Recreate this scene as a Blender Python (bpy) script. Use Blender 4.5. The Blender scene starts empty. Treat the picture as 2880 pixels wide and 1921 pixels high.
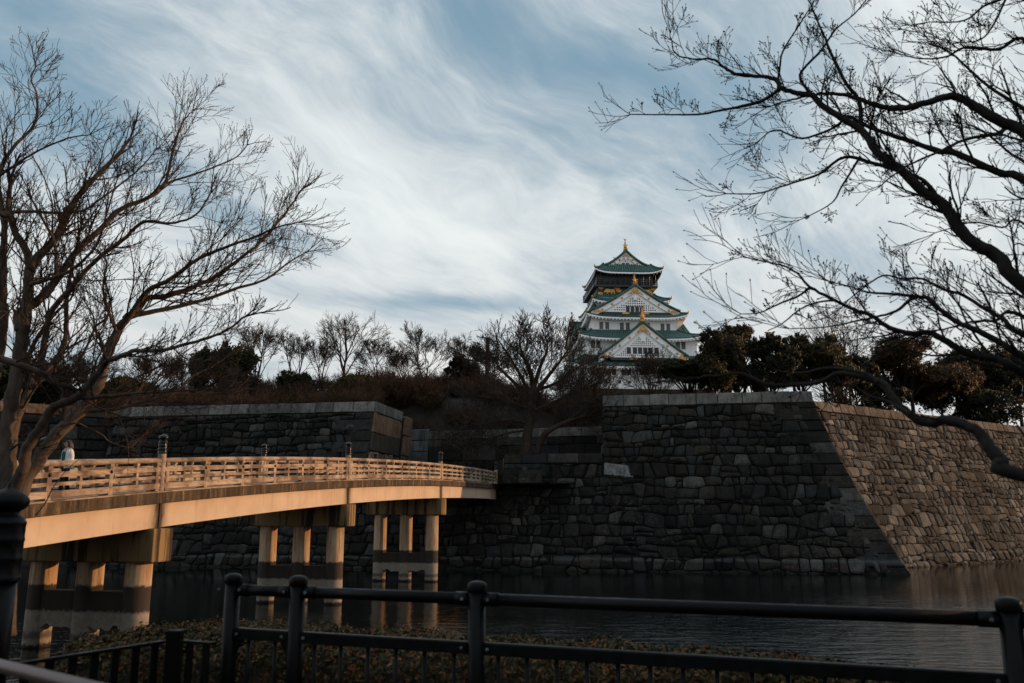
import bpy, math, random
from mathutils import Vector, Matrix, noise as mnoise
R = math.radians
scene = bpy.context.scene

# ------------------------------------------------------------------ camera
FPX, HOR, CAMZ = 2400.0, 1450.0, 4.25
PITCH = math.atan((HOR - 960.5) / FPX)
_c, _s = math.cos(PITCH), math.sin(PITCH)
cd = bpy.data.cameras.new('camera'); cam = bpy.data.objects.new('camera', cd)
scene.collection.objects.link(cam); scene.camera = cam
cam.location = (0, 0, CAMZ); cam.rotation_euler = (R(90) + PITCH, 0, 0)
cd.sensor_width = 36; cd.lens = FPX / 2880 * 36; cd.clip_start = 0.1; cd.clip_end = 3000
cd.dof.use_dof = True; cd.dof.focus_distance = 58; cd.dof.aperture_fstop = 2.8

# ------------------------------------------------------------------ light
SUN_AZ, SUN_EL = R(13), R(9)          # azimuth from +X towards +Y
sunv = Vector((math.cos(SUN_EL) * math.cos(SUN_AZ), math.cos(SUN_EL) * math.sin(SUN_AZ), math.sin(SUN_EL)))
ld = bpy.data.lights.new('sun', 'SUN'); ld.energy = 3.4; ld.angle = R(0.6); ld.color = (1.0, 0.57, 0.27)
sun = bpy.data.objects.new('sun', ld); scene.collection.objects.link(sun)
sun.rotation_euler = sunv.to_track_quat('Z', 'Y').to_euler(); sun.location = (60, 20, 60)

def ray(px, py):
    a = (px - 1440) / FPX; b = -(py - 960.5) / FPX
    return Vector((a, _c - b * _s, _s + b * _c))
world = bpy.data.worlds.new('World'); scene.world = world; world.use_nodes = True
def build_world():
    nt = world.node_tree; N = nt.nodes; L = nt.links
    for n in list(N): N.remove(n)
    def nd(t, **k):
        n = N.new(t)
        for a, b in k.items(): setattr(n, a, b)
        return n
    def math_(op, a, b=None, c=None, clamp=False):
        n = nd('ShaderNodeMath', operation=op, use_clamp=clamp)
        for i, v in enumerate((a, b, c)):
            if v is None: continue
            if isinstance(v, (int, float)): n.inputs[i].default_value = v
            else: L.new(v, n.inputs[i])
        return n.outputs[0]
    def mix(f, a, b):
        n = nd('ShaderNodeMix', data_type='RGBA')
        for i, v in ((0, f), (6, a), (7, b)):
            if isinstance(v, (int, float)): n.inputs[i].default_value = v
            elif isinstance(v, tuple): n.inputs[i].default_value = v + (1,)
            else: L.new(v, n.inputs[i])
        return n.outputs[2]
    sky = nd('ShaderNodeTexSky', sky_type='NISHITA', sun_disc=False)
    sky.sun_elevation = SUN_EL; sky.sun_rotation = R(90) - SUN_AZ
    sky.air_density = 1.0; sky.dust_density = 1.5; sky.ozone_density = 1.2
    tc = nd('ShaderNodeTexCoord'); sp = nd('ShaderNodeSeparateXYZ'); L.new(tc.outputs['Generated'], sp.inputs[0])
    x, y, z = sp.outputs
    zz = math_('ADD', math_('MAXIMUM', z, -0.05), 0.55)
    u = math_('DIVIDE', x, zz); v = math_('DIVIDE', y, zz)
    cb = nd('ShaderNodeCombineXYZ'); L.new(u, cb.inputs[0]); L.new(v, cb.inputs[1])
    def noise_(src, scale, rot, stretch, seed, detail, rough, dist):
        mp = nd('ShaderNodeMapping', vector_type='TEXTURE'); L.new(src, mp.inputs[0])
        mp.inputs['Rotation'].default_value = (0, 0, rot); mp.inputs['Scale'].default_value = (stretch, 1, 1)
        mp.inputs['Location'].default_value = (seed, seed * .7, seed * .3)
        n = nd('ShaderNodeTexNoise'); L.new(mp.outputs[0], n.inputs['Vector'])
        n.inputs['Scale'].default_value = scale; n.inputs['Detail'].default_value = detail
        n.inputs['Roughness'].default_value = rough; n.inputs['Distortion'].default_value = dist
        return n.outputs[0]
    wf = nd('ShaderNodeTexNoise'); L.new(cb.outputs[0], wf.inputs['Vector']); wf.inputs['Scale'].default_value = 2.2; wf.inputs['Detail'].default_value = 3
    wv = nd('ShaderNodeVectorMath', operation='MULTIPLY_ADD'); L.new(wf.outputs['Color'], wv.inputs[0]); wv.inputs[1].default_value = (.30, .30, 0); L.new(cb.outputs[0], wv.inputs[2])
    W_ = wv.outputs[0]
    n1 = noise_(W_, 3.0, R(30), 1.9, SEED, 6, 0.55, 0.0)                 # decks
    n2 = noise_(W_, 8.0, R(38), 2.6, SEED + 3.3, 8, 0.62, 0.2)           # rolls
    n3 = noise_(W_, 22.0, R(44), 3.6, SEED + 7.1, 7, 0.66, 0.3)          # combed wisps
    def uv(px, py):
        dd = ray(px, py).normalized(); return dd.x / (dd.z + .55), dd.y / (dd.z + .55)
    def blob(px, py, su, sv, rot):
        c = uv(px, py); mp = nd('ShaderNodeMapping', vector_type='TEXTURE'); L.new(W_, mp.inputs[0])
        mp.inputs['Location'].default_value = (c[0] + .15, c[1] + .15, 0); mp.inputs['Rotation'].default_value = (0, 0, R(rot))
        mp.inputs['Scale'].default_value = (su, sv, 1)
        ln = nd('ShaderNodeVectorMath', operation='LENGTH'); L.new(mp.outputs[0], ln.inputs[0])
        r_ = nd('ShaderNodeMapRange', interpolation_type='SMOOTHSTEP'); L.new(ln.outputs['Value'], r_.inputs[0]); r_.inputs[1].default_value = 1; r_.inputs[2].default_value = 0
        return r_.outputs[0]
    d = math_('MULTIPLY_ADD', n1, 0.60, math_('MULTIPLY', n2, 0.34))
    d = math_('MULTIPLY_ADD', n3, 0.20, d)
    for q in BLOBS: d = math_('MULTIPLY_ADD', blob(*q[:5]), q[5], d)
    low = math_('SUBTRACT', 1.0, math_('MULTIPLY', z, 3.0), clamp=True)
    d = math_('MULTIPLY_ADD', low, 0.14, d)
    rp = nd('ShaderNodeMapRange', interpolation_type='SMOOTHSTEP'); L.new(d, rp.inputs[0])
    rp.inputs[1].default_value = D0; rp.inputs[2].default_value = D1_
    dens = rp.outputs[0]
    rp2 = nd('ShaderNodeMapRange', interpolation_type='SMOOTHSTEP'); L.new(math_('MULTIPLY_ADD', n2, .35, d), rp2.inputs[0])
    rp2.inputs[1].default_value = S0; rp2.inputs[2].default_value = S1
    clear = mix(0.62, sky.outputs[0], SKYBLUE)
    cold = mix(low, CL_HI, CL_LOW)
    body = mix(rp2.outputs[0], CL_SHADE, cold)
    col = mix(dens, clear, body)
    bg = nd('ShaderNodeBackground'); L.new(col, bg.inputs[0]); bg.inputs[1].default_value = 0.1
    out = nd('ShaderNodeOutputWorld'); L.new(bg.outputs[0], out.inputs[0])
SKYBLUE = (2.5, 4.0, 5.1)      # clear winter sky, x background strength 0.1
CL_HI = (7.1, 7.5, 7.5); CL_LOW = (6.3, 6.0, 5.8); CL_SHADE = (4.5, 5.1, 5.5)
SEED = 2.0
BLOBS = [(1120, 470, .46, .15, 33, .16), (1000, 740, .20, .07, 15, .08), (2500, 600, .40, .30, 20, .05),
         (120, 330, .34, .26, 20, -.15), (1600, 160, .34, .07, 22, -.11), (1330, 850, .24, .05, 8, -.12), (760, 640, .14, .06, 30, -.07)]
D0, D1_, S0, S1 = .38, .66, .62, 1.0
build_world()
vs = scene.view_settings
vs.view_transform = 'Standard'; vs.look = 'None'; vs.exposure = 0.25; vs.gamma = 1.0
scene.render.engine = 'CYCLES'

# ------------------------------------------------------------------ helpers
col = scene.collection
def AY(px, py, Y):
    d = ray(px, py); return Vector((0, 0, CAMZ)) + d * (Y / d.y)
def AZ(px, py, z):
    d = ray(px, py); return Vector((0, 0, CAMZ)) + d * ((z - CAMZ) / d.z)

class MB:
    def __init__(s): s.v = []; s.f = []
    def add(s, vs, fs):
        o = len(s.v); s.v += [tuple(p) for p in vs]; s.f += [tuple(i + o for i in q) for q in fs]
    def box(s, a, b):
        x0, y0, z0 = a; x1, y1, z1 = b
        s.add([(x0,y0,z0),(x1,y0,z0),(x1,y1,z0),(x0,y1,z0),(x0,y0,z1),(x1,y0,z1),(x1,y1,z1),(x0,y1,z1)],
              [(0,3,2,1),(4,5,6,7),(0,1,5,4),(1,2,6,5),(2,3,7,6),(3,0,4,7)])
    def tube(s, pts, rad, k=6, cap=True):
        n = len(pts); vs = []; fs = []; prev = None
        for i, p in enumerate(pts):
            if i == 0: t = pts[1] - pts[0]
            elif i == n - 1: t = pts[-1] - pts[-2]
            else: t = pts[i + 1] - pts[i - 1]
            if t.length < 1e-9: t = Vector((0, 0, 1))
            t = t.normalized()
            if prev is None:
                a = Vector((0, 0, 1)) if abs(t.z) < .9 else Vector((1, 0, 0))
                nx = t.cross(a).normalized()
            else:
                nx = prev - t * prev.dot(t)
                nx = nx.normalized() if nx.length > 1e-6 else t.orthogonal().normalized()
            prev = nx; ny = t.cross(nx)
            r = rad[i] if isinstance(rad, (list, tuple)) else rad
            for j in range(k):
                an = 2 * math.pi * j / k
                vs.append(p + nx * (r * math.cos(an)) + ny * (r * math.sin(an)))
        for i in range(n - 1):
            for j in range(k):
                a = i * k + j; b = i * k + (j + 1) % k
                fs.append((a, b, b + k, a + k))
        if cap:
            fs.append(tuple(range(k - 1, -1, -1))); fs.append(tuple(range((n - 1) * k, n * k)))
        s.add(vs, fs)
    def lathe(s, prof, k=24, c=(0, 0, 0)):
        vs = []; fs = []
        for r, z in prof:
            for j in range(k):
                a = 2 * math.pi * j / k
                vs.append((c[0] + r * math.cos(a), c[1] + r * math.sin(a), c[2] + z))
        n = len(prof)
        for i in range(n - 1):
            for j in range(k):
                a = i * k + j; b = i * k + (j + 1) % k
                fs.append((a, b, b + k, a + k))
        fs.append(tuple(range(k - 1, -1, -1))); fs.append(tuple(range((n - 1) * k, n * k)))
        s.add(vs, fs)
    def prism(s, poly, y0, y1):          # polygon in x,z extruded along y
        n = len(poly)
        vs = [(x, y0, z) for x, z in poly] + [(x, y1, z) for x, z in poly]
        fs = [tuple(range(n)), tuple(range(2 * n - 1, n - 1, -1))]
        for i in range(n):
            j = (i + 1) % n; fs.append((j, i, i + n, j + n))
        s.add(vs, fs)
    def grid(s, f, nu, nv):
        vs = [f(i / nu, j / nv) for i in range(nu + 1) for j in range(nv + 1)]
        fs = [(i*(nv+1)+j, (i+1)*(nv+1)+j, (i+1)*(nv+1)+j+1, i*(nv+1)+j+1) for i in range(nu) for j in range(nv)]
        s.add(vs, fs)
def obj(name, mb, m, parent=None, smooth=False, kind=None, label=None, bevel=0):
    me = bpy.data.meshes.new(name); me.from_pydata(mb.v, [], mb.f)
    if smooth: me.polygons.foreach_set('use_smooth', [True] * len(me.polygons))
    me.materials.append(m); me.update()
    o = bpy.data.objects.new(name, me); col.objects.link(o)
    if parent: o.parent = parent
    if kind: o['kind'] = kind
    if label: o['label'] = label
    if bevel:
        bv = o.modifiers.new('bevel', 'BEVEL'); bv.width = bevel; bv.segments = 2; bv.limit_method = 'ANGLE'
    return o
def empty(name, loc=(0, 0, 0), rz=0, label=None, cat=None, group=None):
    o = bpy.data.objects.new(name, None); col.objects.link(o)
    o.location = loc; o.rotation_euler = (0, 0, rz); o.empty_display_size = 0.3
    tag(o, label, cat, group); return o
def tag(o, label=None, cat=None, group=None, kind=None):
    if label: o['label'] = label
    if cat: o['category'] = cat
    if group: o['group'] = group
    if kind: o['kind'] = kind
    return o
def dup(o, parent=None):
    c = o.copy(); col.objects.link(c); c.parent = parent
    for ch in list(o.children): dup(ch, c)
    return c

# ------------------------------------------------------------------ materials
class NT:
    def __init__(s, name):
        s.m = bpy.data.materials.new(name); s.m.use_nodes = True; s.t = s.m.node_tree
        s.p = s.t.nodes['Principled BSDF']
    def n(s, t, **k):
        q = s.t.nodes.new(t)
        for a, b in k.items(): setattr(q, a, b)
        return q
    def l(s, a, b): s.t.links.new(a, b)
    def set(s, inp, v):
        if isinstance(v, (int, float)): inp.default_value = v
        elif isinstance(v, tuple): inp.default_value = v + (1,) if len(v) == 3 and len(inp.default_value) == 4 else v
        else: s.l(v, inp)
    def coord(s, kind='Object', scale=(1, 1, 1), rot=(0, 0, 0), loc=(0, 0, 0)):
        if kind == 'World': g = s.n('ShaderNodeNewGeometry').outputs['Position']
        else: g = s.n('ShaderNodeTexCoord').outputs[kind]
        mp = s.n('ShaderNodeMapping'); s.l(g, mp.inputs[0])
        mp.inputs['Scale'].default_value = scale; mp.inputs['Rotation'].default_value = rot; mp.inputs['Location'].default_value = loc
        return mp.outputs[0]
    def noise(s, vec, scale, detail=5, rough=.55, dist=0):
        q = s.n('ShaderNodeTexNoise'); s.l(vec, q.inputs['Vector'])
        q.inputs['Scale'].default_value = scale; q.inputs['Detail'].default_value = detail
        q.inputs['Roughness'].default_value = rough; q.inputs['Distortion'].default_value = dist
        return q.outputs[0]
    def ramp(s, f, stops, interp='LINEAR'):
        q = s.n('ShaderNodeValToRGB'); s.set(q.inputs[0], f); e = q.color_ramp.elements; q.color_ramp.interpolation = interp
        while len(e) < len(stops): e.new(.5)
        for i, (p, c) in enumerate(stops):
            e[i].position = p; e[i].color = (c, c, c, 1) if isinstance(c, (int, float)) else tuple(c) + (1,)
        return q.outputs[0]
    def mix(s, f, a, b, mode='MIX'):
        q = s.n('ShaderNodeMix', data_type='RGBA', blend_type=mode)
        s.set(q.inputs[0], f); s.set(q.inputs[6], a); s.set(q.inputs[7], b); return q.outputs[2]
    def math(s, op, a, b=0.0, clamp=False):
        q = s.n('ShaderNodeMath', operation=op, use_clamp=clamp); s.set(q.inputs[0], a); s.set(q.inputs[1], b); return q.outputs[0]
    def rnd(s):
        a = s.n('ShaderNodeObjectInfo').outputs['Random']; b = s.n('ShaderNodeNewGeometry').outputs['Random Per Island']
        return s.math('FRACT', s.math('MULTIPLY', s.math('ADD', a, b), 7.31))
    def band(s, vz, lo, hi, soft):
        q = s.n('ShaderNodeMapRange', interpolation_type='SMOOTHSTEP'); s.l(vz, q.inputs[0]); q.inputs[1].default_value = lo - soft; q.inputs[2].default_value = lo + soft
        w = s.n('ShaderNodeMapRange', interpolation_type='SMOOTHSTEP'); s.l(vz, w.inputs[0]); w.inputs[1].default_value = hi - soft; w.inputs[2].default_value = hi + soft
        return s.math('MULTIPLY', q.outputs[0], s.math('SUBTRACT', 1.0, w.outputs[0]))
    def worldz(s):
        q = s.n('ShaderNodeSeparateXYZ'); s.l(s.n('ShaderNodeNewGeometry').outputs['Position'], q.inputs[0]); return q.outputs[2]
    def done(s, colr, rough=.8, bump=None, bstr=.3, bdist=.02, metal=0, spec=None, coat=None):
        s.set(s.p.inputs['Base Color'], colr); s.set(s.p.inputs['Roughness'], rough); s.p.inputs['Metallic'].default_value = metal
        if spec is not None: s.p.inputs['Specular IOR Level'].default_value = spec
        if coat is not None: s.p.inputs['Coat Weight'].default_value = coat
        if bump is not None:
            b = s.n('ShaderNodeBump'); b.inputs['Strength'].default_value = bstr; b.inputs['Distance'].default_value = bdist
            s.l(bump, b.inputs['Height']); s.l(b.outputs[0], s.p.inputs['Normal'])
        return s.m

def m_plain(name, c, rough=.7, var=.35, scale=6, metal=0, bstr=.2, bdist=.01, spec=None):
    t = NT(name); v = t.noise(t.coord('World'), scale, 6)
    dark = tuple(x * (1 - var) for x in c); lite = tuple(min(1, x * (1 + var)) for x in c)
    return t.done(t.ramp(v, [(.3, dark), (.7, lite)]), rough, v, bstr, bdist, metal, spec)

def m_stone(name, cols, lichen=.25, mark=True, gain=1.0):
    t = NT(name); w = t.coord('World'); r = t.rnd()
    n = len(cols)
    base = t.ramp(r, [(i / n, tuple(x * gain for x in c)) for i, c in enumerate(cols)], 'CONSTANT')
    big = t.noise(w, .11, 3, .6); mid = t.noise(w, 1.3, 6, .65); fine = t.noise(w, 9, 7, .7)
    base = t.mix(1.0, base, t.ramp(big, [(.32, .55), (.52, 1.0), (.7, 1.35)]), 'MULTIPLY')
    base = t.mix(1.0, base, t.ramp(mid, [(.25, .55), (.5, 1.0), (.8, 1.4)]), 'MULTIPLY')
    base = t.mix(1.0, base, t.ramp(fine, [(.25, .7), (.55, 1.0), (.8, 1.25)]), 'MULTIPLY')
    st = t.noise(t.coord('World', (1.8, 1.8, .18)), 1.6, 6, .7)
    base = t.mix(1.0, base, t.ramp(st, [(.35, .5), (.55, 1.0)]), 'MULTIPLY')
    if lichen:
        li = t.noise(w, 4.5, 8, .75); lb = t.noise(w, .16, 2, .5)
        f = t.math('MULTIPLY', t.ramp(li, [(.56, 0.0), (.62, 1.0)]), t.ramp(lb, [(.46, 0.0), (.62, 1.0)]))
        base = t.mix(t.math('MULTIPLY', f, lichen), base, (.26 * gain, .25 * gain, .23 * gain))
        moss = t.math('MULTIPLY', t.ramp(t.noise(w, 2.2, 8, .8), [(.52, 0.0), (.6, 1.0)]), t.ramp(t.noise(t.coord('World', loc=(9, 3, 5)), .2, 2), [(.5, 0.0), (.62, .8)]))
        base = t.mix(moss, base, (.012, .011, .008))
    if mark:
        z = t.math('ADD', t.worldz(), t.math('MULTIPLY', t.math('SUBTRACT', t.noise(t.coord('World', (.6, .6, 2)), 1.2, 5), .5), .35))
        pale = t.math('MULTIPLY', t.band(z, .80, 1.02, .10), t.ramp(t.noise(t.coord('World', (1, 1, 8)), 1.1, 5), [(.3, .3), (.6, 1.0)]))
        base = t.mix(t.math('MULTIPLY', pale, .5), base, (.24 * gain, .25 * gain, .25 * gain))
        wet = t.band(z, -1, .12, .1); base = t.mix(t.math('MULTIPLY', wet, .8), base, (.01, .01, .009))
    h = t.math('ADD', t.math('MULTIPLY', mid, 1.0), t.math('MULTIPLY', fine, .45))
    return t.done(base, .92, h, .9, .12, spec=.2)
# stone palettes (weathered granite)
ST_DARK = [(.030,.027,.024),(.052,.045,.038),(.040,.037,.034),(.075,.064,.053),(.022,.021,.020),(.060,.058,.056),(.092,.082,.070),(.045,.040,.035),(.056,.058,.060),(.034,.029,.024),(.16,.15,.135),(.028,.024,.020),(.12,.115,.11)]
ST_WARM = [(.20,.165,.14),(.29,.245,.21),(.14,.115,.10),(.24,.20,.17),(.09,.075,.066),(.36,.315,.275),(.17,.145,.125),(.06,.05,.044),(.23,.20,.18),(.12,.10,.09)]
ST_GATE = [(.11,.064,.040),(.060,.042,.030),(.13,.085,.056),(.035,.028,.023),(.12,.075,.046)]  # rusty stone, its colour deepened to stand in for warm sun
ST_COPE = [(.11,.105,.10),(.135,.128,.12),(.095,.09,.085),(.15,.145,.138),(.12,.112,.105)]
M = {}
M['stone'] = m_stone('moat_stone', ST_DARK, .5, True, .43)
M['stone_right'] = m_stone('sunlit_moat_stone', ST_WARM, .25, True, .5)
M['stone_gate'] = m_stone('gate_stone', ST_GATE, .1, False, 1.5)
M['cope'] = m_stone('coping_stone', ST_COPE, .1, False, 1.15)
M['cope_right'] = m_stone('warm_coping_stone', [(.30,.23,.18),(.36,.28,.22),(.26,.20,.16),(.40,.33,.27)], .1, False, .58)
M['pale_block'] = m_stone('pale_block_stone', [(.17,.175,.18),(.13,.135,.14),(.20,.205,.21),(.15,.152,.155)], .2, False, 1.0)
M['core'] = m_plain('earth_core', (.003, .0028, .0025), .95, .5, 2)
M['soil'] = m_plain('bank_soil', (.018, .013, .009), .95, .5, 1.2, bstr=.5, bdist=.1)
M['gravel'] = m_plain('gate_gravel', (.035, .031, .027), .95, .4, 3)

def m_water():
    t = NT('moat_water')
    a = t.noise(t.coord('World', (.8, 1.7, 1), rot=(0, 0, R(8))), .95, 2, .45, .3)
    b = t.noise(t.coord('World', (1.0, 2.6, 1), rot=(0, 0, R(-10))), 3.2, 3, .5, .2)
    c = t.noise(t.coord('World', (1.0, 2.2, 1), rot=(0, 0, R(20))), 8.5, 2, .5, .0)
    gust = t.noise(t.coord('World', (.6, 1, 1)), .11, 2, .5)
    # the breeze dies close under the far walls and in the lee of the bridge
    q = t.n('ShaderNodeSeparateXYZ'); t.l(t.n('ShaderNodeNewGeometry').outputs['Position'], q.inputs[0])
    far = t.math('SUBTRACT', t.math('SUBTRACT', 64.5, t.math('MULTIPLY', t.math('SUBTRACT', q.outputs[0], 29.2), .1765)), q.outputs[1])
    calm = t.ramp(t.math('DIVIDE', far, 40.0), [(0.0, .05), (.35, .25), (1.0, 1.0)])
    lee = t.ramp(t.math('DIVIDE', t.math('ADD', q.outputs[0], 12.0), 34.0, True), [(0.0, .22), (.45, .5), (1.0, 1.7)])
    h = t.math('ADD', t.math('ADD', t.math('MULTIPLY', a, 1.0), t.math('MULTIPLY', b, .34)), t.math('MULTIPLY', c, .05))
    h = t.math('MULTIPLY', t.math('MULTIPLY', h, calm), t.math('MULTIPLY', lee, t.ramp(gust, [(.3, .6), (.7, 1.2)])))
    t.p.inputs['IOR'].default_value = 1.33
    return t.done((.003, .0045, .0045), .03, h, 1.0, .15, spec=.5)
M['water'] = m_water()

def sheet(name, pts, z, m, kind='structure'):
    mb = MB(); mb.add([(x, y, z) for x, y in pts], [tuple(range(len(pts)))]); o = obj(name, mb, m); o['kind'] = kind; return o

# ---------------------------------------------------------------- setting sheets
sheet('water', [(-260, 3.5), (260, 3.5), (260, 160), (-260, 160)], 0.0, M['water'])
def near_bank():
    edge = [(-60, 13.6), (-8.2, 13.4), (-6.6, 11.6), (-5.4, 9.2), (-4.7, 8.5), (0, 8.3), (7, 8.0), (60, 7.6)]
    mb = MB(); top = [(x, y, 2.65) for x, y in edge]; n = len(edge)
    back = [(x, -70, 2.65) for x, y in edge]
    mb.add(top + back, [(i, i + n, i + n + 1, i + 1) for i in range(n - 1)])
    low = [(x, y + .9, -1.2) for x, y in edge]
    mb.add(top + low, [(i, i + 1, i + n + 1, i + n) for i in range(n - 1)])
    o = obj('ground', mb, M['soil']); o['kind'] = 'structure'
near_bank()
WD = Vector((-.985, .174, 0)).normalized(); WN = Vector((.174, .985, 0)).normalized()   # along the far moat wall (leftwards), into the hill
WF = Vector((29.2, 64.5, 0))
def setb(z): return .48 * z - .0078 * z * z if z > 0 else .48 * z
ZT = 14.45
def hill_z(x, y):
    # wooded bank behind the walls, fading out behind the right-hand wall
    w = (y - (64.5 - (x - 29.2) * .1765)) - 7
    t = max(0, min(1, w / 42)); t = t * t * (3 - 2 * t)
    cut = max(0, min(1, ((31 + (y - 90) * .34) - x) / 14)); cut = cut * cut * (3 - 2 * cut)
    rise = (8.0 - 6.2 * max(0, min(1, (x + 3) / 10))) * t * cut + max(0, min(1, (y - 135) / 60)) * 11 * max(0, min(1, (70 + (y - 135) * .1 - x) / 25))
    b = 13.9
    # gate court lies lower
    g = max(0, min(1, (x + 15.5) / 1.5)) * max(0, min(1, (11.6 - x) / 3.4)) * max(0, min(1, (97 - y) / 5))
    b = b * (1 - g) + 6.6 * g; rise *= (1 - g)
    return b + rise + .5 * mnoise.noise(Vector((x * .13, y * .13, 0))) * (1 - g)
def hill():
    mb = MB(); X0, X1, nx, ny = -190, 190, 150, 90
    def f(a, b):
        x = X0 + (X1 - X0) * a
        y0 = 64.5 - (x - 29.2) * .1765 + 5.9
        if x > 27: y0 = max(y0, 73.14 + (x - 33.05) * .7063 + 5.5 / .817)
        y = y0 + (262 - y0) * (b ** 1.5)
        return (x, y, hill_z(x, y) - .35)
    mb.grid(f, nx, ny); o = obj('terrain', mb, M['soil'], smooth=True); o['kind'] = 'structure'
    # far ground to the horizon
    sheet('far_ground', [(-1800, 262), (1800, 262), (1800, 2500), (-1800, 2500)], 8.0, M['soil'])
    sheet('court', [(-15.5, 71.8), (4.5, 69.6), (9, 100), (-15, 102)], 6.78, M['gravel'])
hill()

# ---------------------------------------------------------------- stone laying
def clip(poly, a, b, c):                 # keep a*x+b*y<=c
    out = []; n = len(poly)
    for i in range(n):
        p = poly[i]; q = poly[(i + 1) % n]; dp = a*p[0]+b*p[1]-c; dq = a*q[0]+b*q[1]-c
        if dp <= 0: out.append(p)
        if (dp < 0 < dq) or (dq < 0 < dp):
            t = dp / (dp - dq); out.append((p[0]+t*(q[0]-p[0]), p[1]+t*(q[1]-p[1])))
    return out
def area(p): return .5 * sum(p[i][0]*p[(i+1)%len(p)][1]-p[(i+1)%len(p)][0]*p[i][1] for i in range(len(p)))
def courses(rng, u0, u1, z0, z1, sw, sh, seed=0):
    """rough courses of squarish stones: wavy beds, slanting joints, some stones split or doubled"""
    zs = [z0]
    while zs[-1] < z1 + sh: zs.append(zs[-1] + sh * rng.choice((.72, .85, 1.0, 1.0, 1.15, 1.32)))
    def bed(k, u):
        if k == 0: return zs[0]
        return zs[k] + sh * (.55 * mnoise.noise(Vector((u * .16 / sw, k * 3.7 + seed, 0))) + .34 * mnoise.noise(Vector((u * .62 / sw, k * 5.1 + seed, 7))))
    out = []
    for k in range(len(zs) - 1):
        h = zs[k + 1] - zs[k]; u = u0 - sw * rng.random(); js = [(u, u)]
        while u < u1 + sw:
            u += sw * rng.choice((.55, .72, .85, .95, 1.05, 1.2, 1.45, 1.75)) * rng.uniform(.88, 1.12) * (.75 + .25 * h / sh)
            sl = rng.gauss(0, .13) * h; js.append((u - sl, u + sl))
        for (a0, a1), (b0, b1) in zip(js, js[1:]):
            m0, m1 = .5 * (a0 + b0) + rng.uniform(-.15, .15) * sw, .5 * (a1 + b1) + rng.uniform(-.15, .15) * sw
            P = [(a0, bed(k, a0)), (m0, bed(k, m0) - rng.uniform(0, .05) * sh), (b0, bed(k, b0)),
                 (b0 + (b1 - b0) * .5 + rng.uniform(-.04, .07) * sw, .5 * (bed(k, b0) + bed(k + 1, b1))),
                 (b1, bed(k + 1, b1)), (m1, bed(k + 1, m1) + rng.uniform(0, .05) * sh), (a1, bed(k + 1, a1)),
                 (a0 + (a1 - a0) * .5 - rng.uniform(-.04, .07) * sw, .5 * (bed(k, a0) + bed(k + 1, a1)))]
            if b0 - a0 < .15: continue
            x = rng.random()
            if x < .10 and h > sh * .95:            # split flat
                c = .5 * (zs[k] + zs[k + 1]) + .5 * ((P[0][1] - zs[k]) + (P[6][1] - zs[k + 1])) + rng.uniform(-.15, .15) * h; t = rng.uniform(-.2, .2)
                out += [clip(P, -t, 1, c - t * m0), clip(P, t, -1, -(c - t * m0))]
            elif x < .18 and b0 - a0 > sw * 1.2:    # narrow spall at one end
                c = b0 - (b0 - a0) * rng.uniform(.2, .3); t = rng.uniform(-.25, .25); out += [clip(P, 1, t, c + t * zs[k]), clip(P, -1, -t, -(c + t * zs[k]))]
            elif x < .36:                           # knocked-off corner with a wedge stone
                q = rng.choice((0, 2, 4, 6)); cx, cy = P[q]; mx = sum(p[0] for p in P) / 8; my = sum(p[1] for p in P) / 8
                dx, dy = cx - mx, cy - my; l = math.hypot(dx, dy); dx /= l; dy /= l; c = dx * cx + dy * cy - l * rng.uniform(.22, .36)
                out += [clip(P, dx, dy, c), clip(P, -dx, -dy, -c)]
            else: out.append(P)
    return [P for P in out if len(P) > 2]
def inset(P, g):
    if area(P) < 0: P = P[::-1]
    Q = P; n = len(P)
    for i in range(n):
        p, q = P[i], P[(i+1)%n]; ex, ey = q[0]-p[0], q[1]-p[1]; l = math.hypot(ex, ey)
        if l < 1e-6: continue
        a, b = ey/l, -ex/l
        Q = clip(Q, a, b, a*p[0]+b*p[1]-g)
        if len(Q) < 3: return []
    return Q
def soften(P, k):
    out = []; n = len(P)
    for i in range(n):
        p, q = P[i], P[(i+1)%n]
        out.append((p[0]+(q[0]-p[0])*k, p[1]+(q[1]-p[1])*k)); out.append((q[0]+(p[0]-q[0])*k, q[1]+(p[1]-q[1])*k))
    return out
def dedupe(P, e=.05):
    out = []
    for p in P:
        if not out or math.hypot(p[0]-out[-1][0], p[1]-out[-1][1]) > e: out.append(p)
    if len(out) > 1 and math.hypot(out[0][0]-out[-1][0], out[0][1]-out[-1][1]) < e: out.pop()
    return out
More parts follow.
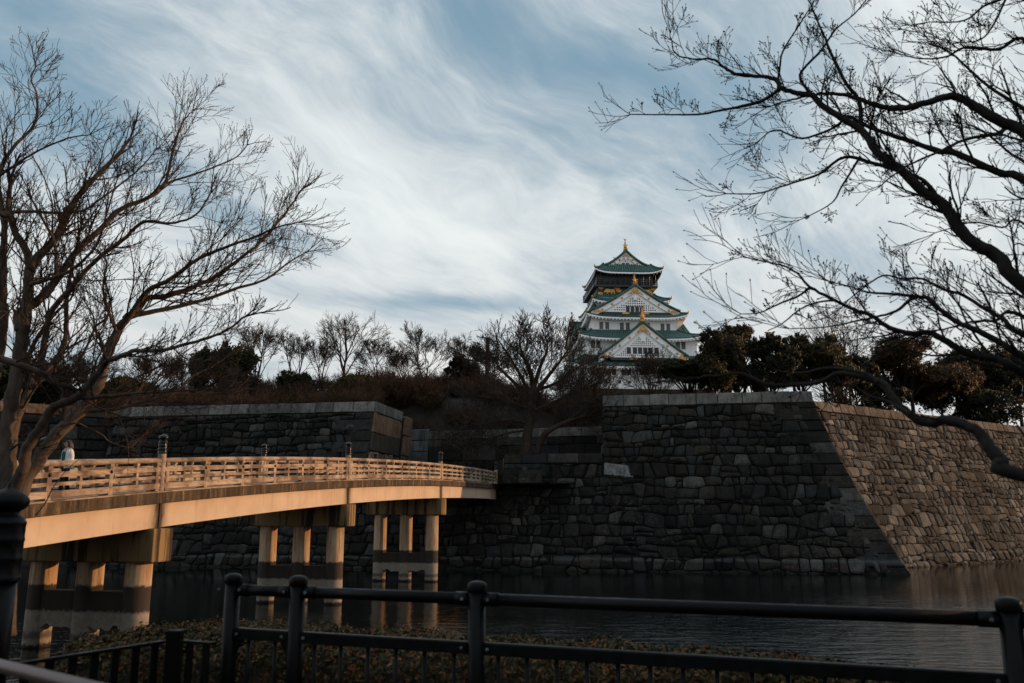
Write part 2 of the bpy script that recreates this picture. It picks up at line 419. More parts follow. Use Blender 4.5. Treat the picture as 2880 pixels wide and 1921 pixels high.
def stone_mesh(P, fm, rng, proud, bev, rnd=.2, tilt=.06):
    """P polygon in wall plane, fm(u,z,d) to 3-D; returns verts, faces"""
    P = dedupe(P)
    if len(P) < 3: return None
    if area(P) < 0: P = P[::-1]
    Q = soften(P, rnd) if rnd else P
    cx = sum(p[0] for p in Q)/len(Q); cy = sum(p[1] for p in Q)/len(Q)
    wid = max(p[0] for p in Q)-min(p[0] for p in Q); hei = max(p[1] for p in Q)-min(p[1] for p in Q)
    k = max(.35, 1 - 2*bev/max(.05, min(wid, hei))); n = len(Q)
    ta, tb = rng.uniform(-tilt, tilt), rng.uniform(-tilt, tilt); d0 = proud*rng.uniform(.55, 1.35)
    v = [fm(p[0], p[1], -.30) for p in Q] + [fm(p[0], p[1], d0*.25 + (p[0]-cx)*ta*.5 + (p[1]-cy)*tb*.5) for p in Q]
    v += [fm(cx+(p[0]-cx)*k, cy+(p[1]-cy)*k, d0 + (p[0]-cx)*ta + (p[1]-cy)*tb + rng.uniform(-.02, .02)) for p in Q]
    v.append(fm(cx, cy, d0 + proud*.25))
    f = []
    for i in range(n):
        j = (i+1) % n
        f += [(i, j, j+n, i+n), (i+n, j+n, j+2*n, i+2*n), (i+2*n, j+2*n, 3*n)]
    return v, f
def lay(root, polys, fm, m, rng, gap=.03, proud=.07, bev=.075, rnd=.13, tilt=.06, limit=300, name='stone', weight=None, flip=False):
    it = []
    for P in polys:
        Q = inset(P, gap * rng.uniform(.6, 1.5))
        if len(Q) < 3 or abs(area(Q)) < .012: continue
        s = stone_mesh(Q, fm, rng, proud, bev, rnd, tilt)
        if s: it.append((abs(area(Q)) * (weight(Q) if weight else 1), s))
    it.sort(key=lambda a: -a[0])
    rest = MB()
    for i, (_, (v, f)) in enumerate(it):
        if flip: f = [q[::-1] for q in f]
        if i < limit:
            mb = MB(); mb.add(v, f); obj(name, mb, m, root)
        else: rest.add(v, f)
    if rest.v: obj(name + 's_small', rest, m, root, kind='stuff')
def face_map(F, D, Nn, sb):
    def fm(u, z, d):
        s = sb(z); sl = (sb(z + .05) - sb(z - .05)) / .1; q = math.sqrt(1 + sl * sl)
        p = F + D * u + Nn * (s - d / q)
        return Vector((p.x, p.y, z + d * sl / q))
    return fm
def core(root, fm, u0, u1, z0, z1, top=None, flip=False):
    mb = MB()
    fu0 = u0 if callable(u0) else (lambda z: u0); fu1 = u1 if callable(u1) else (lambda z: u1)
    def f(a, b):
        z = z0 + (z1 - z0) * b
        return fm(fu0(z) + (fu1(z) - fu0(z)) * a, z, -.16)
    mb.grid(f, 6, 10); obj('backing', mb, M['core'], root)
def blocks(rng, u0, u1, z0, z1, wmin, wmax, jog=0):
    out = []; u = u0
    while u < u1 - .05:
        w = rng.uniform(wmin, wmax); e = min(u1, u + w)
        if u1 - e < wmin * .5: e = u1
        out.append([(u, z0), (e, z0), (e, z1 + rng.uniform(-jog, jog)), (u, z1 + rng.uniform(-jog, jog))]); u = e
    return out

def corner_stones(rng, ucorner, z0, z1, side, long_, short):
    """blocks along a battered corner; ucorner(z) gives u of the edge, stones run towards side (+1/-1)"""
    out = []; z = z0; k = 0
    while z < z1 - .2:
        h = rng.uniform(.85, 1.15); e = min(z1, z + h)
        if z1 - e < .4: e = z1
        L = (long_ if k % 2 else short) * rng.uniform(.85, 1.15); tl = .10 * L
        a0, a1 = ucorner(z), ucorner(e)
        P = [(a0, z), (a0 + side * L, z - tl * .0), (a1 + side * L, e), (a1, e)]
        if side < 0: P = P[::-1]
        out.append(P); z = e; k += 1
    return out

def far_wall():
    fm = face_map(WF, WD, WN, setb)          # u grows to the left
    rng = random.Random(11)
    uc = lambda z: setb(z)                   # battered right-hand corner
    U_HL = 22.6                              # left edge of the high bastion
    U_LL = 31.0                              # left edge of the low terrace (bridge landing)
    U_GL = 43.2                              # right corner of the left wall
    U_END = 96.0
    ZL = 9.4
    C = courses(rng, 0, U_END, -.5, ZT - 1.0, .90, .76, 3)
    zone = {'hi': [], 'lo': [], 'gate': [], 'left': []}
    for P in C:
        cx = sum(p[0] for p in P)/len(P); cz = sum(p[1] for p in P)/len(P)
        if cx < U_HL:
            P = clip(P, 0, 1, ZT - 1.02)
            # keep left of the corner blocks
            sl = (uc(13) - uc(0)) / 13
            z_ = max(0, cz); s_ = .48 - .0156 * z_
            c0 = uc(z_) - s_ * z_ + 1.35
            P = clip(P, -1, s_, -c0)
            if cz > ZL - 1.2: P = clip(P, 1, 0, U_HL)
            k = 'hi'
        elif cx < U_LL: P = clip(P, 0, 1, ZL - .85); P = clip(P, 1, 0, U_LL + .2) if cz > 5.2 else P; P = clip(P, -1, 0, -U_HL) if cz > ZL - 1.6 else P; k = 'lo'
        elif cx < U_GL: P = clip(P, 0, 1, 6.35); k = 'gate'
        else: P = clip(P, 0, 1, ZT - 1.02); P = clip(P, -1, 0, -(U_GL + 1.2)) if cz > 5 else P; k = 'left'
        if len(P) >= 3: zone[k].append(P)
    # --- high bastion
    r = empty('stone_rampart', WF, 0, 'tall dark battered stone bastion rising from the moat below the castle, right of the bridge', 'rampart')
    T = lambda f: (lambda u, z, d: f(u, z, d) - WF)
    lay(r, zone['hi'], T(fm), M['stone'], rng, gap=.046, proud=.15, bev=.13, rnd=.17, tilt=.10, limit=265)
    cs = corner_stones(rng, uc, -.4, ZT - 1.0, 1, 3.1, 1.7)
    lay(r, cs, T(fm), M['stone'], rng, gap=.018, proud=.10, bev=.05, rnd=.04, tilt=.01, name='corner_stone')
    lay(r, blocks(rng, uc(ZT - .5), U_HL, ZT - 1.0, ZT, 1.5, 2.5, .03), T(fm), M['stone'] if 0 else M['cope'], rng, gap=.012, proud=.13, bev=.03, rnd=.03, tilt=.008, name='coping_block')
    lay(r, [[(U_HL-.1, 7.5), (U_HL-2.6, 7.25), (U_HL-2.6, 8.25), (U_HL-.1, 8.6)][::-1]], T(fm), M['pale_block'], rng, gap=.02, proud=.2, bev=.03, rnd=.03, tilt=.01, name='pale_stone')
    core(r, T(fm), uc, U_HL, -1, ZT - .3)
    # right flank of the bastion, turned away from the bridge
    fs = face_map(WF, WN, WD, setb)
    Cs = [clip(P, 0, 1, ZT) for P in courses(rng, 1, 14, -.5, ZT, 1.1, .84, 5)]
    Cs = [clip(P, -1, .41, -.2) for P in Cs if len(P) > 2]
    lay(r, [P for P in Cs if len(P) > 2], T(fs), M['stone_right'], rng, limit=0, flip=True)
    mb = MB()
    def g(a, b):
        z = -1 + (ZT - .3 + 1) * b; return T(fs)(uc(z) + (15 - uc(z)) * a, z, -.16)
    mb.grid(g, 4, 8); obj('backing', mb, M['core'], r)
    # left return of the high bastion above the terrace
    P0 = WF + WD * U_HL + WN * setb(ZT)
    fl = lambda u, z, d: P0 + WN * (u - setb(ZT) + setb(z)) + WD * d + Vector((0, 0, z)) - WF
    q = []
    z = ZL - .2
    while z < ZT - .3:
        e = min(ZT, z + rng.uniform(.8, 1.2)); q += blocks(rng, 0, 16, z, e, 1.0, 2.2, .04); z = e
    lay(r, q, fl, M['stone'], rng, gap=.03, proud=.08, bev=.06, rnd=.08, limit=0, flip=True)
    mb = MB(); mb.grid(lambda a, b: fl(a * 16, ZL - 1 + (ZT - .2 - ZL + 1) * b, -.1), 3, 4); obj('backing', mb, M['core'], r)
    # --- low terrace
    r = empty('stone_rampart', WF + WD * U_HL, 0, 'low dark stone terrace carrying the big bare tree beside the bridge landing', 'rampart')
    B = WF + WD * U_HL; T2 = lambda f: (lambda u, z, d: f(u, z, d) - B)
    lay(r, zone['lo'], T2(fm), M['stone'], rng, gap=.046, proud=.15, bev=.13, rnd=.17, tilt=.10, limit=200)
    lay(r, blocks(rng, U_HL, U_LL, ZL - .85, ZL, 1.6, 3.2, .03), T2(fm), M['stone'], rng, gap=.015, proud=.12, bev=.04, rnd=.03, tilt=.01, name='coping_block')
    q = []; z = 4.6
    while z < ZL - .9:
        e = min(ZL - .85, z + rng.uniform(.8, 1.3)); q += blocks(rng, U_LL - 3.4 * (1 if len(q) % 2 else .7), U_LL + .02, z, e, 1.2, 2.6); z = e
    lay(r, q, T2(fm), M['stone'], rng, gap=.02, proud=.17, bev=.05, rnd=.04, tilt=.01, name='corner_stone')
    core(r, T2(fm), U_HL, U_LL, -1, ZL - .2)
    Q0 = WF + WD * U_LL + WN * setb(ZL)
    fr = lambda u, z, d: Q0 + WN * (u - setb(ZL) + setb(z)) + WD * d + Vector((0, 0, z)) - B
    q = []; z = 5.8
    while z < ZL - .1:
        e = min(ZL, z + rng.uniform(.8, 1.2)); q += blocks(rng, 0, 15, z, e, 1.2, 2.4); z = e
    lay(r, q, fr, M['stone_gate'], rng, gap=.02, proud=.07, bev=.05, rnd=.05, limit=60, flip=True)
    mb = MB(); mb.grid(lambda a, b: fr(a * 15, 4 + (ZL - 4.1) * b, -.1), 3, 4); obj('backing', mb, M['core'], r)
    mb = MB(); t = [WF + WD * u + WN * w + Vector((0, 0, ZL - .12)) - B for u, w in ((U_HL - .3, setb(ZL)), (U_LL, setb(ZL)), (U_LL, 18), (U_HL - .3, 18))]
    mb.add(t, [(0, 1, 2, 3)]); obj('terrace_fill', mb, M['soil'], r)
    # --- sill under the bridge landing
    r = empty('stone_rampart', WF + WD * U_LL, 0, 'stone abutment wall under the far end of the bridge', 'rampart')
    B3 = WF + WD * U_LL; T3 = lambda f: (lambda u, z, d: f(u, z, d) - B3)
    lay(r, zone['gate'], T3(fm), M['stone'], rng, gap=.052, proud=.15, bev=.13, rnd=.18, tilt=.10, limit=200)
    core(r, T3(fm), U_LL, U_GL, -1, 6.2)
    # --- left wall
    r = empty('stone_rampart', WF + WD * U_GL, 0, 'long dark stone wall with pale coping behind the bridge on the left', 'rampart')
    B4 = WF + WD * U_GL; T4 = lambda f: (lambda u, z, d: f(u, z, d) - B4)
    UX = 69.0
    L = [clip(P, 1, 0, UX) for P in zone['left']]
    wt = lambda Q: 1.0 if sum(p[0] for p in Q)/len(Q) < UX else .05
    lay(r, [P for P in L if len(P) > 2], T4(fm), M['stone'], rng, gap=.05, proud=.15, bev=.13, rnd=.18, tilt=.10, limit=250, weight=wt)
    lay(r, corner_stones(rng, lambda z: U_GL, 4.5, ZT - 1.0, 1, 3.6, 2.0), T4(fm), M['stone'], rng, gap=.018, proud=.12, bev=.05, rnd=.04, tilt=.01, name='corner_stone')
    lay(r, blocks(rng, U_GL, UX, ZT - 1.0, ZT, 1.6, 2.4, .03), T4(fm), M['cope'], rng, gap=.012, proud=.14, bev=.03, rnd=.02, tilt=.008, name='coping_block')
    core(r, T4(fm), U_GL, UX, -1, ZT - .3)
    # return of the left wall, along the gate passage, rust tone of its stones standing in for low sun
    G0 = WF + WD * U_GL
    fg = lambda u, z, d: G0 + WN * (u + setb(z)) - WD * (d + .02 * (ZT - z) * 1.2) + Vector((0, 0, z)) - B4
    q = []; z = 6.0
    while z < ZT - 1.2:
        e = z + rng.uniform(1.1, 1.7)
        if ZT - 1.0 - e < .7: e = ZT - 1.0
        q += blocks(rng, 0, 8.2, z, e, .9, 2.6, .12); z = e
    lay(r, q, fg, M['stone_gate'], rng, gap=.022, proud=.08, bev=.05, rnd=.05, tilt=.02, name='gate_block')
    lay(r, blocks(rng, 0, 8.2, ZT - 1.0, ZT, 2.4, 3.6), fg, M['cope'], rng, gap=.015, proud=.1, bev=.03, rnd=.02, tilt=.01, name='coping_block')
    mb = MB(); mb.grid(lambda a, b: fg(a * 8.2, 3 + (ZT - 3.2) * b, -.1), 3, 4); obj('backing', mb, M['core'], r)
    # taller-set end block of the passage
    fg2 = lambda u, z, d: fg(u, z, d + .35)
    q = []
    for z, e in ((6.0, 7.6), (7.6, 10.0), (10.0, 12.0), (12.0, 14.0)): q += blocks(rng, 8.2, 10.4, z, e, 1.5, 2.4)
    lay(r, q, fg2, M['stone_gate'], rng, gap=.02, proud=.1, bev=.06, rnd=.05, tilt=.02, name='gate_block')
    mb = MB(); mb.box((0, 0, 0), (1, 1, 1)); mb.v = [tuple(fg2(8.2 + 2.1 * a, 5 + 8.8 * c, -.12 - 1.5 * (1 - b))) for a, b, c in mb.v]; obj('backing', mb, M['core'], r)
    # --- wall turning towards the near bank at the far left
    K = WF + WD * UX; D2 = Vector((-.80, -.60, 0)).normalized(); N2 = Vector((-.60, .80, 0)).normalized()
    r = empty('stone_rampart', K, 0, 'brownish stone wall turning forward at far left behind the tree trunks', 'rampart')
    f2 = lambda u, z, d: face_map(K, D2, N2, setb)(u, z, d) - K
    q = []; z = -.4
    while z < ZT - 1.1:
        e = z + rng.uniform(1.0, 1.35)
        if ZT - 1.0 - e < .6: e = ZT - 1.0
        q += blocks(rng, -5, 34, z, e, 1.0, 2.6, .12); z = e
    lay(r, q, f2, M['stone'], rng, gap=.03, proud=.1, bev=.07, rnd=.08, limit=200, weight=lambda Q: 1 if Q[0][0] < 14 and Q[0][1] > 5 else .1)
    lay(r, blocks(rng, -5, 34, ZT - 1.0, ZT, 1.6, 2.6, .03), f2, M['stone_gate'], rng, gap=.015, proud=.12, bev=.03, rnd=.02, tilt=.01, name='coping_block')
    core(r, f2, -5, 34, -1, ZT - .3)
    mb = MB(); mb.add([f2(-5, ZT - .05, -.1), f2(34, ZT - .05, -.1), f2(34, ZT - .05, -40), f2(-5, ZT - .05, -40)], [(0, 1, 2, 3)]); obj('wall_fill', mb, M['soil'], r)
far_wall()

def right_wall():
    F = Vector((33.05, 73.14, 0)); D = Vector((.817, .577, 0)).normalized(); N_ = Vector((-.577, .817, 0)).normalized()
    fm = lambda u, z, d: face_map(F, D, N_, setb)(u, z, d) - F
    rng = random.Random(5); ZR = 14.2
    r = empty('stone_rampart', F, 0, 'sunlit brown battered stone wall receding along the moat at far right', 'rampart')
    C = [clip(P, 0, 1, ZR - .92) for P in courses(rng, -7, 62, -.4, ZR, .86, .66, 9)]
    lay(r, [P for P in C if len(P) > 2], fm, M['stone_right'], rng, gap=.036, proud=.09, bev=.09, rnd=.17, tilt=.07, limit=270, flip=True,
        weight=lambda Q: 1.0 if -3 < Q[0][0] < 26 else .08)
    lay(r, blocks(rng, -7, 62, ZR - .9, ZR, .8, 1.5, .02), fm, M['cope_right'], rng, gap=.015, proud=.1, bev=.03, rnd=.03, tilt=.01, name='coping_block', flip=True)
    core(r, fm, -7, 62, -1, ZR - .2)
right_wall()

def inner_walls():
    rng = random.Random(8)
    def block_wall(label, x0, x1, Y0, Y1, zb, zt, m, cm, rows, tcap):
        a = Vector((x0, Y0, 0)); b = Vector((x1, Y1, 0)); D = (b - a).normalized(); Nn = Vector((-D.y, D.x, 0)); L = (b - a).length
        r = empty('stone_rampart', a, 0, label, 'rampart')
        f = lambda u, z, d: D * u + Nn * (.06 * (z - zb) - d) + Vector((0, 0, z))
        z = zb; q = []
        while z < zt - tcap - .2:
            e = z + rng.uniform(*rows)
            if zt - tcap - e < .5: e = zt - tcap
            q += blocks(rng, 0, L, z, e, 1.2, 2.8, .03); z = e
        lay(r, q, f, m, rng, gap=.02, proud=.07, bev=.05, rnd=.04, tilt=.01, flip=True)
        if cm: lay(r, blocks(rng, 0, L, zt - tcap, zt, 1.4, 2.4), f, cm, rng, gap=.012, proud=.09, bev=.03, rnd=.02, tilt=.01, name='coping_block', flip=True)
        mb = MB(); mb.box((0, 0, 0), (1, 1, 1)); mb.v = [tuple(f(p[0] * L, zb - 1 + (zt - zb + .9) * p[2], -.1 - p[1] * 2.5)) for p in mb.v]; obj('backing', mb, M['core'], r)
    A = AY(1105, 1208, 91.3); B = AY(1203, 1208, 90.3)
    block_wall('pale grey block wall behind the lamp in the gate passage', A.x, B.x, 91.3, 90.3, 6.5, A.z, M['pale_block'], M['pale_block'], (1.0, 1.6), 1.2)
    A = AY(1203, 1212, 88.5); B = AY(1700, 1222, 83.5)
    block_wall('dark block wall behind the big bare tree', A.x, B.x, 88.5, 83.5, 6.5, A.z, M['stone'], M['cope'], (1.2, 2.0), .9)
inner_walls()
# ---------------------------------------------------------------- bridge materials
def m_wood():
    t = NT('weathered_rail_wood'); o = t.coord('Object', (1.2, 9, 9)); g = t.noise(o, 2.2, 8, .65, .4)
    w = t.noise(t.coord('Object'), .9, 5, .6); r = t.rnd()
    c = t.ramp(g, [(.28, (.17, .115, .075)), (.5, (.36, .265, .19)), (.75, (.48, .375, .29))])
    c = t.mix(t.ramp(w, [(.46, 0.0), (.60, .85)]), c, (.085, .052, .033))
    c = t.mix(1.0, c, t.ramp(r, [(0, .78), (1, 1.12)]), 'MULTIPLY')
    return t.done(c, .82, g, .45, .02, spec=.3)
def m_girder():
    t = NT('stained_tan_girder'); w = t.noise(t.coord('Object'), .7, 6, .6); s_ = t.noise(t.coord('Object', (2.2, 2.2, .10)), 1.8, 7, .7)
    f = t.noise(t.coord('Object'), 14, 6, .7)
    c = t.ramp(w, [(.3, (.42, .31, .22)), (.7, (.53, .41, .31))])
    c = t.mix(t.ramp(s_, [(.56, 0.0), (.70, .55)]), c, (.20, .125, .07))
    c = t.mix(t.ramp(f, [(.62, 0.0), (.72, .5)]), c, (.22, .14, .09))
    # black run-off at the movement joints over the piers, every 15 m along the bridge
    q = t.n('ShaderNodeSeparateXYZ'); t.l(t.n('ShaderNodeTexCoord').outputs['Object'], q.inputs[0])
    xx = t.math('ADD', q.outputs[0], t.math('MULTIPLY', t.math('SUBTRACT', t.noise(t.coord('Object', (3, 3, .7)), 2.4, 6, .7), .5), .5))
    d = t.math('ABSOLUTE', t.math('SUBTRACT', t.math('FRACT', t.math('ADD', t.math('DIVIDE', xx, 15.0), 10.5)), .5))
    c = t.mix(t.ramp(d, [(0.006, .97), (.022, .35), (.04, 0.0)]), c, (.022, .014, .009))
    return t.done(c, .8, f, .25, .01, spec=.3)
def m_slab():
    t = NT('mossy_slab_edge'); s_ = t.noise(t.coord('Object', (2.0, 2.0, .25)), 2.6, 8, .72, .3); f = t.noise(t.coord('Object'), 10, 7, .75); w = t.noise(t.coord('Object', (1, 1, .4)), .8, 4)
    c = t.ramp(s_, [(.40, (.028, .020, .014)), (.56, (.085, .060, .038)), (.70, (.34, .22, .12))])
    c = t.mix(t.ramp(f, [(.5, 0.0), (.68, .8)]), c, (.04, .03, .02))
    c = t.mix(t.ramp(w, [(.5, 0.0), (.66, .6)]), c, (.05, .036, .024))
    return t.done(c, .92, f, .5, .03, spec=.2)
def m_pier(cap=False):
    t = NT('pier_cap_concrete' if cap else 'pier_column_concrete'); z = t.worldz()
    s_ = t.noise(t.coord('World', (1.5, 3, .12) if cap else (3, 3, .12)), 1.5 if cap else 2.0, 6, .62); f = t.noise(t.coord('World'), 6, 7, .7); w = t.noise(t.coord('World', (1, 1, .5)), 1.2, 5)
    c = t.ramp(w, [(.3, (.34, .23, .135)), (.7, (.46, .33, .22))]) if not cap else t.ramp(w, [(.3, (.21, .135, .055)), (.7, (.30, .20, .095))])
    if not cap:
        rust = t.math('MULTIPLY', t.ramp(t.noise(t.coord('World', (4, 4, .35), loc=(3, 1, 2)), 2.1, 8, .75), [(.5, 0.0), (.62, 1.0)]), t.band(z, 1.9, 9, .9))
        c = t.mix(t.math('MULTIPLY', rust, .8), c, (.28, .07, .012))
    c = t.mix(t.ramp(s_, [(.46 if cap else .52, .25 if cap else 0.0), (.56 if cap else .64, .95 if cap else .5)]), c, (.020, .013, .008) if cap else (.045, .03, .018))  # cap dirt streaks, made heavier to imitate deep shade on its front
    if not cap:
        zz = t.math('ADD', z, t.math('MULTIPLY', t.math('SUBTRACT', f, .5), .35))
        c = t.mix(t.band(zz, -1, 1.22, .06), c, t.ramp(f, [(.3, (.16, .13, .105)), (.7, (.27, .23, .19))]))
        c = t.mix(t.math('MULTIPLY', t.band(zz, 1.18, 2.0, .05), .96), c, (.018, .014, .012))
        c = t.mix(t.math('MULTIPLY', t.band(zz, .28, .5, .06), .8), c, (.06, .045, .035))
        c = t.mix(t.band(zz, -1, .12, .06), c, (.012, .011, .009))
    return t.done(c, .85, t.math('ADD', f, s_), .4, .03, spec=.25)
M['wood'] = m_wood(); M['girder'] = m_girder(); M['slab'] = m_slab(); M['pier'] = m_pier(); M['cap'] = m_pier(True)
def m_black(name, c=(.006, .0065, .007), rough=.14, spec=.5):
    t = NT(name); n = t.noise(t.coord('World'), 14, 4); return t.done(t.ramp(n, [(.3, tuple(x*.7 for x in c)), (.7, tuple(x*1.4 for x in c))]), t.ramp(n, [(.3, rough*.8), (.7, rough*1.4)]), n, .05, .004, spec=spec)
M['black'] = m_black('black_bronze', (.004, .004, .0045), .12, .3)
M['deckwood'] = m_plain('grey_deck_boards', (.16, .15, .14), .85, .3, 4)

BR = Vector((-11.73, 28.8, 0)); BA = math.atan2(14.6, 3.46); SPAN = 15.0; BW = 4.7
def zdeck(x): t = x / SPAN; return 5.06 + 1.16 * t - .195 * t * t
def giboshi(mb, k=20):
    # onion-shaped cap with ringed sleeve, base at z=0, 0.70 high, sleeve radius .155
    pr = [(.150,0),(.1525,.01),(.1525,.03),(.148,.035),(.148,.13),(.1525,.137),(.1525,.155),(.148,.162),(.148,.25),(.153,.258),(.153,.275),(.148,.282),(.15,.36),(.153,.366),(.153,.38),(.146,.388),
          (.14,.405),(.12,.425),(.095,.44),(.088,.455),(.10,.468),(.13,.485),(.152,.51),(.160,.54),(.152,.57),(.128,.60),(.09,.622),(.05,.637),(.026,.648),(.018,.664),(.012,.69),(.002,.712)]
    mb.lathe(pr, k)
def build_bridge():
    root = empty('bridge', BR, BA, 'arched footbridge with pale wooden railings and tan girder crossing the moat', 'bridge')
    X0, X1 = -16.5, 45.0
    def strip(y0, y1, a, b, x0, x1, n, fz=zdeck):
        mb = MB(); 
        for i in range(n + 1):
            x = x0 + (x1 - x0) * i / n; z = fz(x)
            mb.v += [(x, y0, z + a), (x, y1, z + a), (x, y1, z + b), (x, y0, z + b)]
        for i in range(n):
            o = 4 * i
            for j in range(4):
                k = (j + 1) % 4; mb.f.append((o + j, o + k, o + 4 + k, o + 4 + j))
        mb.f.append((3, 2, 1, 0)); o = 4 * n; mb.f.append((o, o + 1, o + 2, o + 3)); return mb
    # deck slab and its two edges, segment by segment (local: x along, y left, z up)
    obj('deck', strip(.15, BW - .15, -.30, .02, X0, X1, 40), M['deckwood'], root)
    piers = [-15.0, 0.0, 15.0, 30.0, 45.0]
    segs = [(-16.5, 0), (0, 15), (15, 30), (30, 45)]
    for a, b in segs:
        for y0, y1, ys in ((-.27, .15, -1), (BW - .15, BW + .27, 1)):
            n = 12
            e = obj('edge_beam', strip(y0, y1, -.40, -.055, a + .01, b - .01, n), M['slab'], root, bevel=.015)
            obj('kerb_board', strip(y0 + (.07 if ys < 0 else 0), y1 - (.07 if ys > 0 else 0), -.05, -.004, a + .01, b - .01, n), M['wood'], e)
        for y0 in (-.06, 1.45, 3.0, BW - .24):
            obj('girder', strip(y0, y0 + .30, -1.20, -.405, a + .03, b - .03, 14), M['girder'], root, bevel=.01)
    # piers
    for px in (0.0, 15.0, 30.0):
        zb = zdeck(px) - 1.20
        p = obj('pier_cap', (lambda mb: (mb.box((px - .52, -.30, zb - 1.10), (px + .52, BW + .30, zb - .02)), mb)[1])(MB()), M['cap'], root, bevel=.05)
        for y in (.52, 2.35, 4.18):
            mb = MB(); mb.lathe([(.435, -2.0), (.43, 0), (.42, zb - 1.09)], 28, (px, y, 0)); obj('pier_column', mb, M['pier'], p, smooth=True)
        mb = MB()
        # cross beam with ragged lower edge
        ys = [.52 + 3.66 * i / 26 for i in range(27)]; rng = random.Random(int(px) + 3)
        lo = [.66 + rng.uniform(-.06, .06) + (.10 if i % 9 in (3, 4) else 0) for i in range(27)]
        for s_ in (-.30, .30):
            pass
        vs = []; 
        for i, y in enumerate(ys): vs += [(px - .30, y, lo[i]), (px + .30, y, lo[i] + .02), (px + .30, y, 1.82), (px - .30, y, 1.82)]
        fs = []
        for i in range(26):
            for j in range(4): k = (j + 1) % 4; fs.append((4*i+j, 4*i+k, 4*i+4+k, 4*i+4+j))
        mb.add(vs, fs); obj('cross_beam', mb, M['pier'], p)
    # railings
    def rail(y, s, posts):
        # s: +1 when the outer side is towards -y
        top = MB()
        for pi in range(len(posts) - 1):
            a, b = posts[pi], posts[pi + 1]; n = 14
            mb = MB(); pts = [Vector((a + (b - a) * i / n, y, zdeck(a + (b - a) * i / n) + 1.0)) for i in range(n + 1)]
            mb.tube(pts, .085, 12); obj('top_rail', mb, M['wood'], root, smooth=True)
            obj('middle_rail', strip(y - .07, y + .07, .62, .775, a, b, 10), M['wood'], root, bevel=.008)
            obj('inner_rail', strip(y - .03 * s - .045, y - .03 * s + .045, .385, .485, a, b, 10), M['wood'], root)
            nb = 6; w = (b - a) / nb
            for i in range(nb):
                q = strip(y - .075, y + .075, .055, .245, a + w * i + .004, a + w * (i + 1) - .004, 3)
                obj('bottom_rail', q, M['wood'], root, bevel=.008)
            for i in range(nb + 1):
                x = a + w * i
                if i == 0: x += .26
                if i == nb: x -= .26
                z = zdeck(x); mb = MB()
                mb.box((x - .085, y - .085, z + .246), (x + .085, y + .085, z + .622))
                t = obj('strut', mb, M['wood'], root, bevel=.008)
                mb = MB(); mb.box((x - .06, y - .07, z + .776), (x + .06, y + .07, z + .84)); mb.box((x - .09, y - .10, z + .838), (x + .09, y + .10, z + .935))
                obj('bearing_block', mb, M['wood'], t, bevel=.008)
                mb = MB(); mb.box((x - .10, y - .10, z - .003), (x + .10, y + .10, z + .075)); obj('foot_block', mb, M['wood'], t, bevel=.006)
                if 0 < i < nb:
                    mb = MB(); mb.lathe([(.058, 0), (.055, .018), (.038, .035), (.012, .044)], 12); mb.v = [(p[0], -p[2] * s, p[1]) for p in mb.v]; mb.v = [(p[0] + x, p[1] + y - .072 * s, p[2] + z + .70) for p in mb.v]
                    obj('nail_cover', mb, M['black'], t, smooth=True)
                if i < nb:
                    xm = a + w * (i + .5); z = zdeck(xm); mb = MB()
                    mb.box((xm - .055, y - .06, z + .246), (xm + .055, y + .06, z + .622)); t = obj('strut', mb, M['wood'], root, bevel=.006)
                    mb = MB(); mb.box((xm - .045, y - .05, z + .776), (xm + .045, y + .05, z + .83)); mb.box((xm - .06, y - .07, z + .828), (xm + .06, y + .07, z + .925)); obj('bearing_block', mb, M['wood'], t, bevel=.006)
        for x in posts:
            z = zdeck(x); mb = MB(); mb.tube([Vector((x, y, z - .05)), Vector((x, y, z + 1.24))], .135, 18); p = obj('post', mb, M['wood'], root, smooth=False)
            g = MB(); giboshi(g); g.v = [(q[0] + x, q[1] + y, q[2] + z + 1.22) for q in g.v]
            obj('post_cap', g, M['black'], p, smooth=True)
    rail(0, 1, piers); rail(BW, -1, piers)
build_bridge()

# ---------------------------------------------------------------- woman on the bridge
def m_cloth(name, c, scale=30):
    t = NT(name); n = t.noise(t.coord('Object'), scale, 4); f = t.noise(t.coord('Object', (1, 1, .5)), 6, 4)
    return t.done(t.mix(1.0, c, t.ramp(f, [(.3, .7), (.7, 1.1)]), 'MULTIPLY'), .9, t.math('ADD', n, f), .5, .02, spec=.2)
M['skin'] = m_plain('skin', (.42, .24, .16), .55, .08, 20, bstr=.05)
M['hair'] = m_plain('brown_hair', (.035, .018, .010), .5, .5, 40)
M['jacket'] = m_cloth('white_jacket', (.62, .62, .63)); M['shirt'] = m_cloth('teal_shirt', (.02, .085, .095)); M['trousers'] = m_cloth('black_trousers', (.010, .010, .012))
M['glass_dark'] = m_plain('sunglass_lens', (.008, .008, .009), .15, .2, 5)
def skin_obj(name, verts, edges, radii, m, parent, sub=2, rootv=0):
    me = bpy.data.meshes.new(name); me.from_pydata(verts, edges, []); me.materials.append(m)
    o = bpy.data.objects.new(name, me); col.objects.link(o); o.parent = parent
    sk = o.modifiers.new('skin', 'SKIN'); sk.use_smooth_shade = True
    for i, r in enumerate(radii):
        v = me.skin_vertices[0].data[i]; v.radius = r if isinstance(r, tuple) else (r, r); v.use_root = (i == rootv)
    s_ = o.modifiers.new('subdivision', 'SUBSURF'); s_.levels = sub; s_.render_levels = sub
    return o
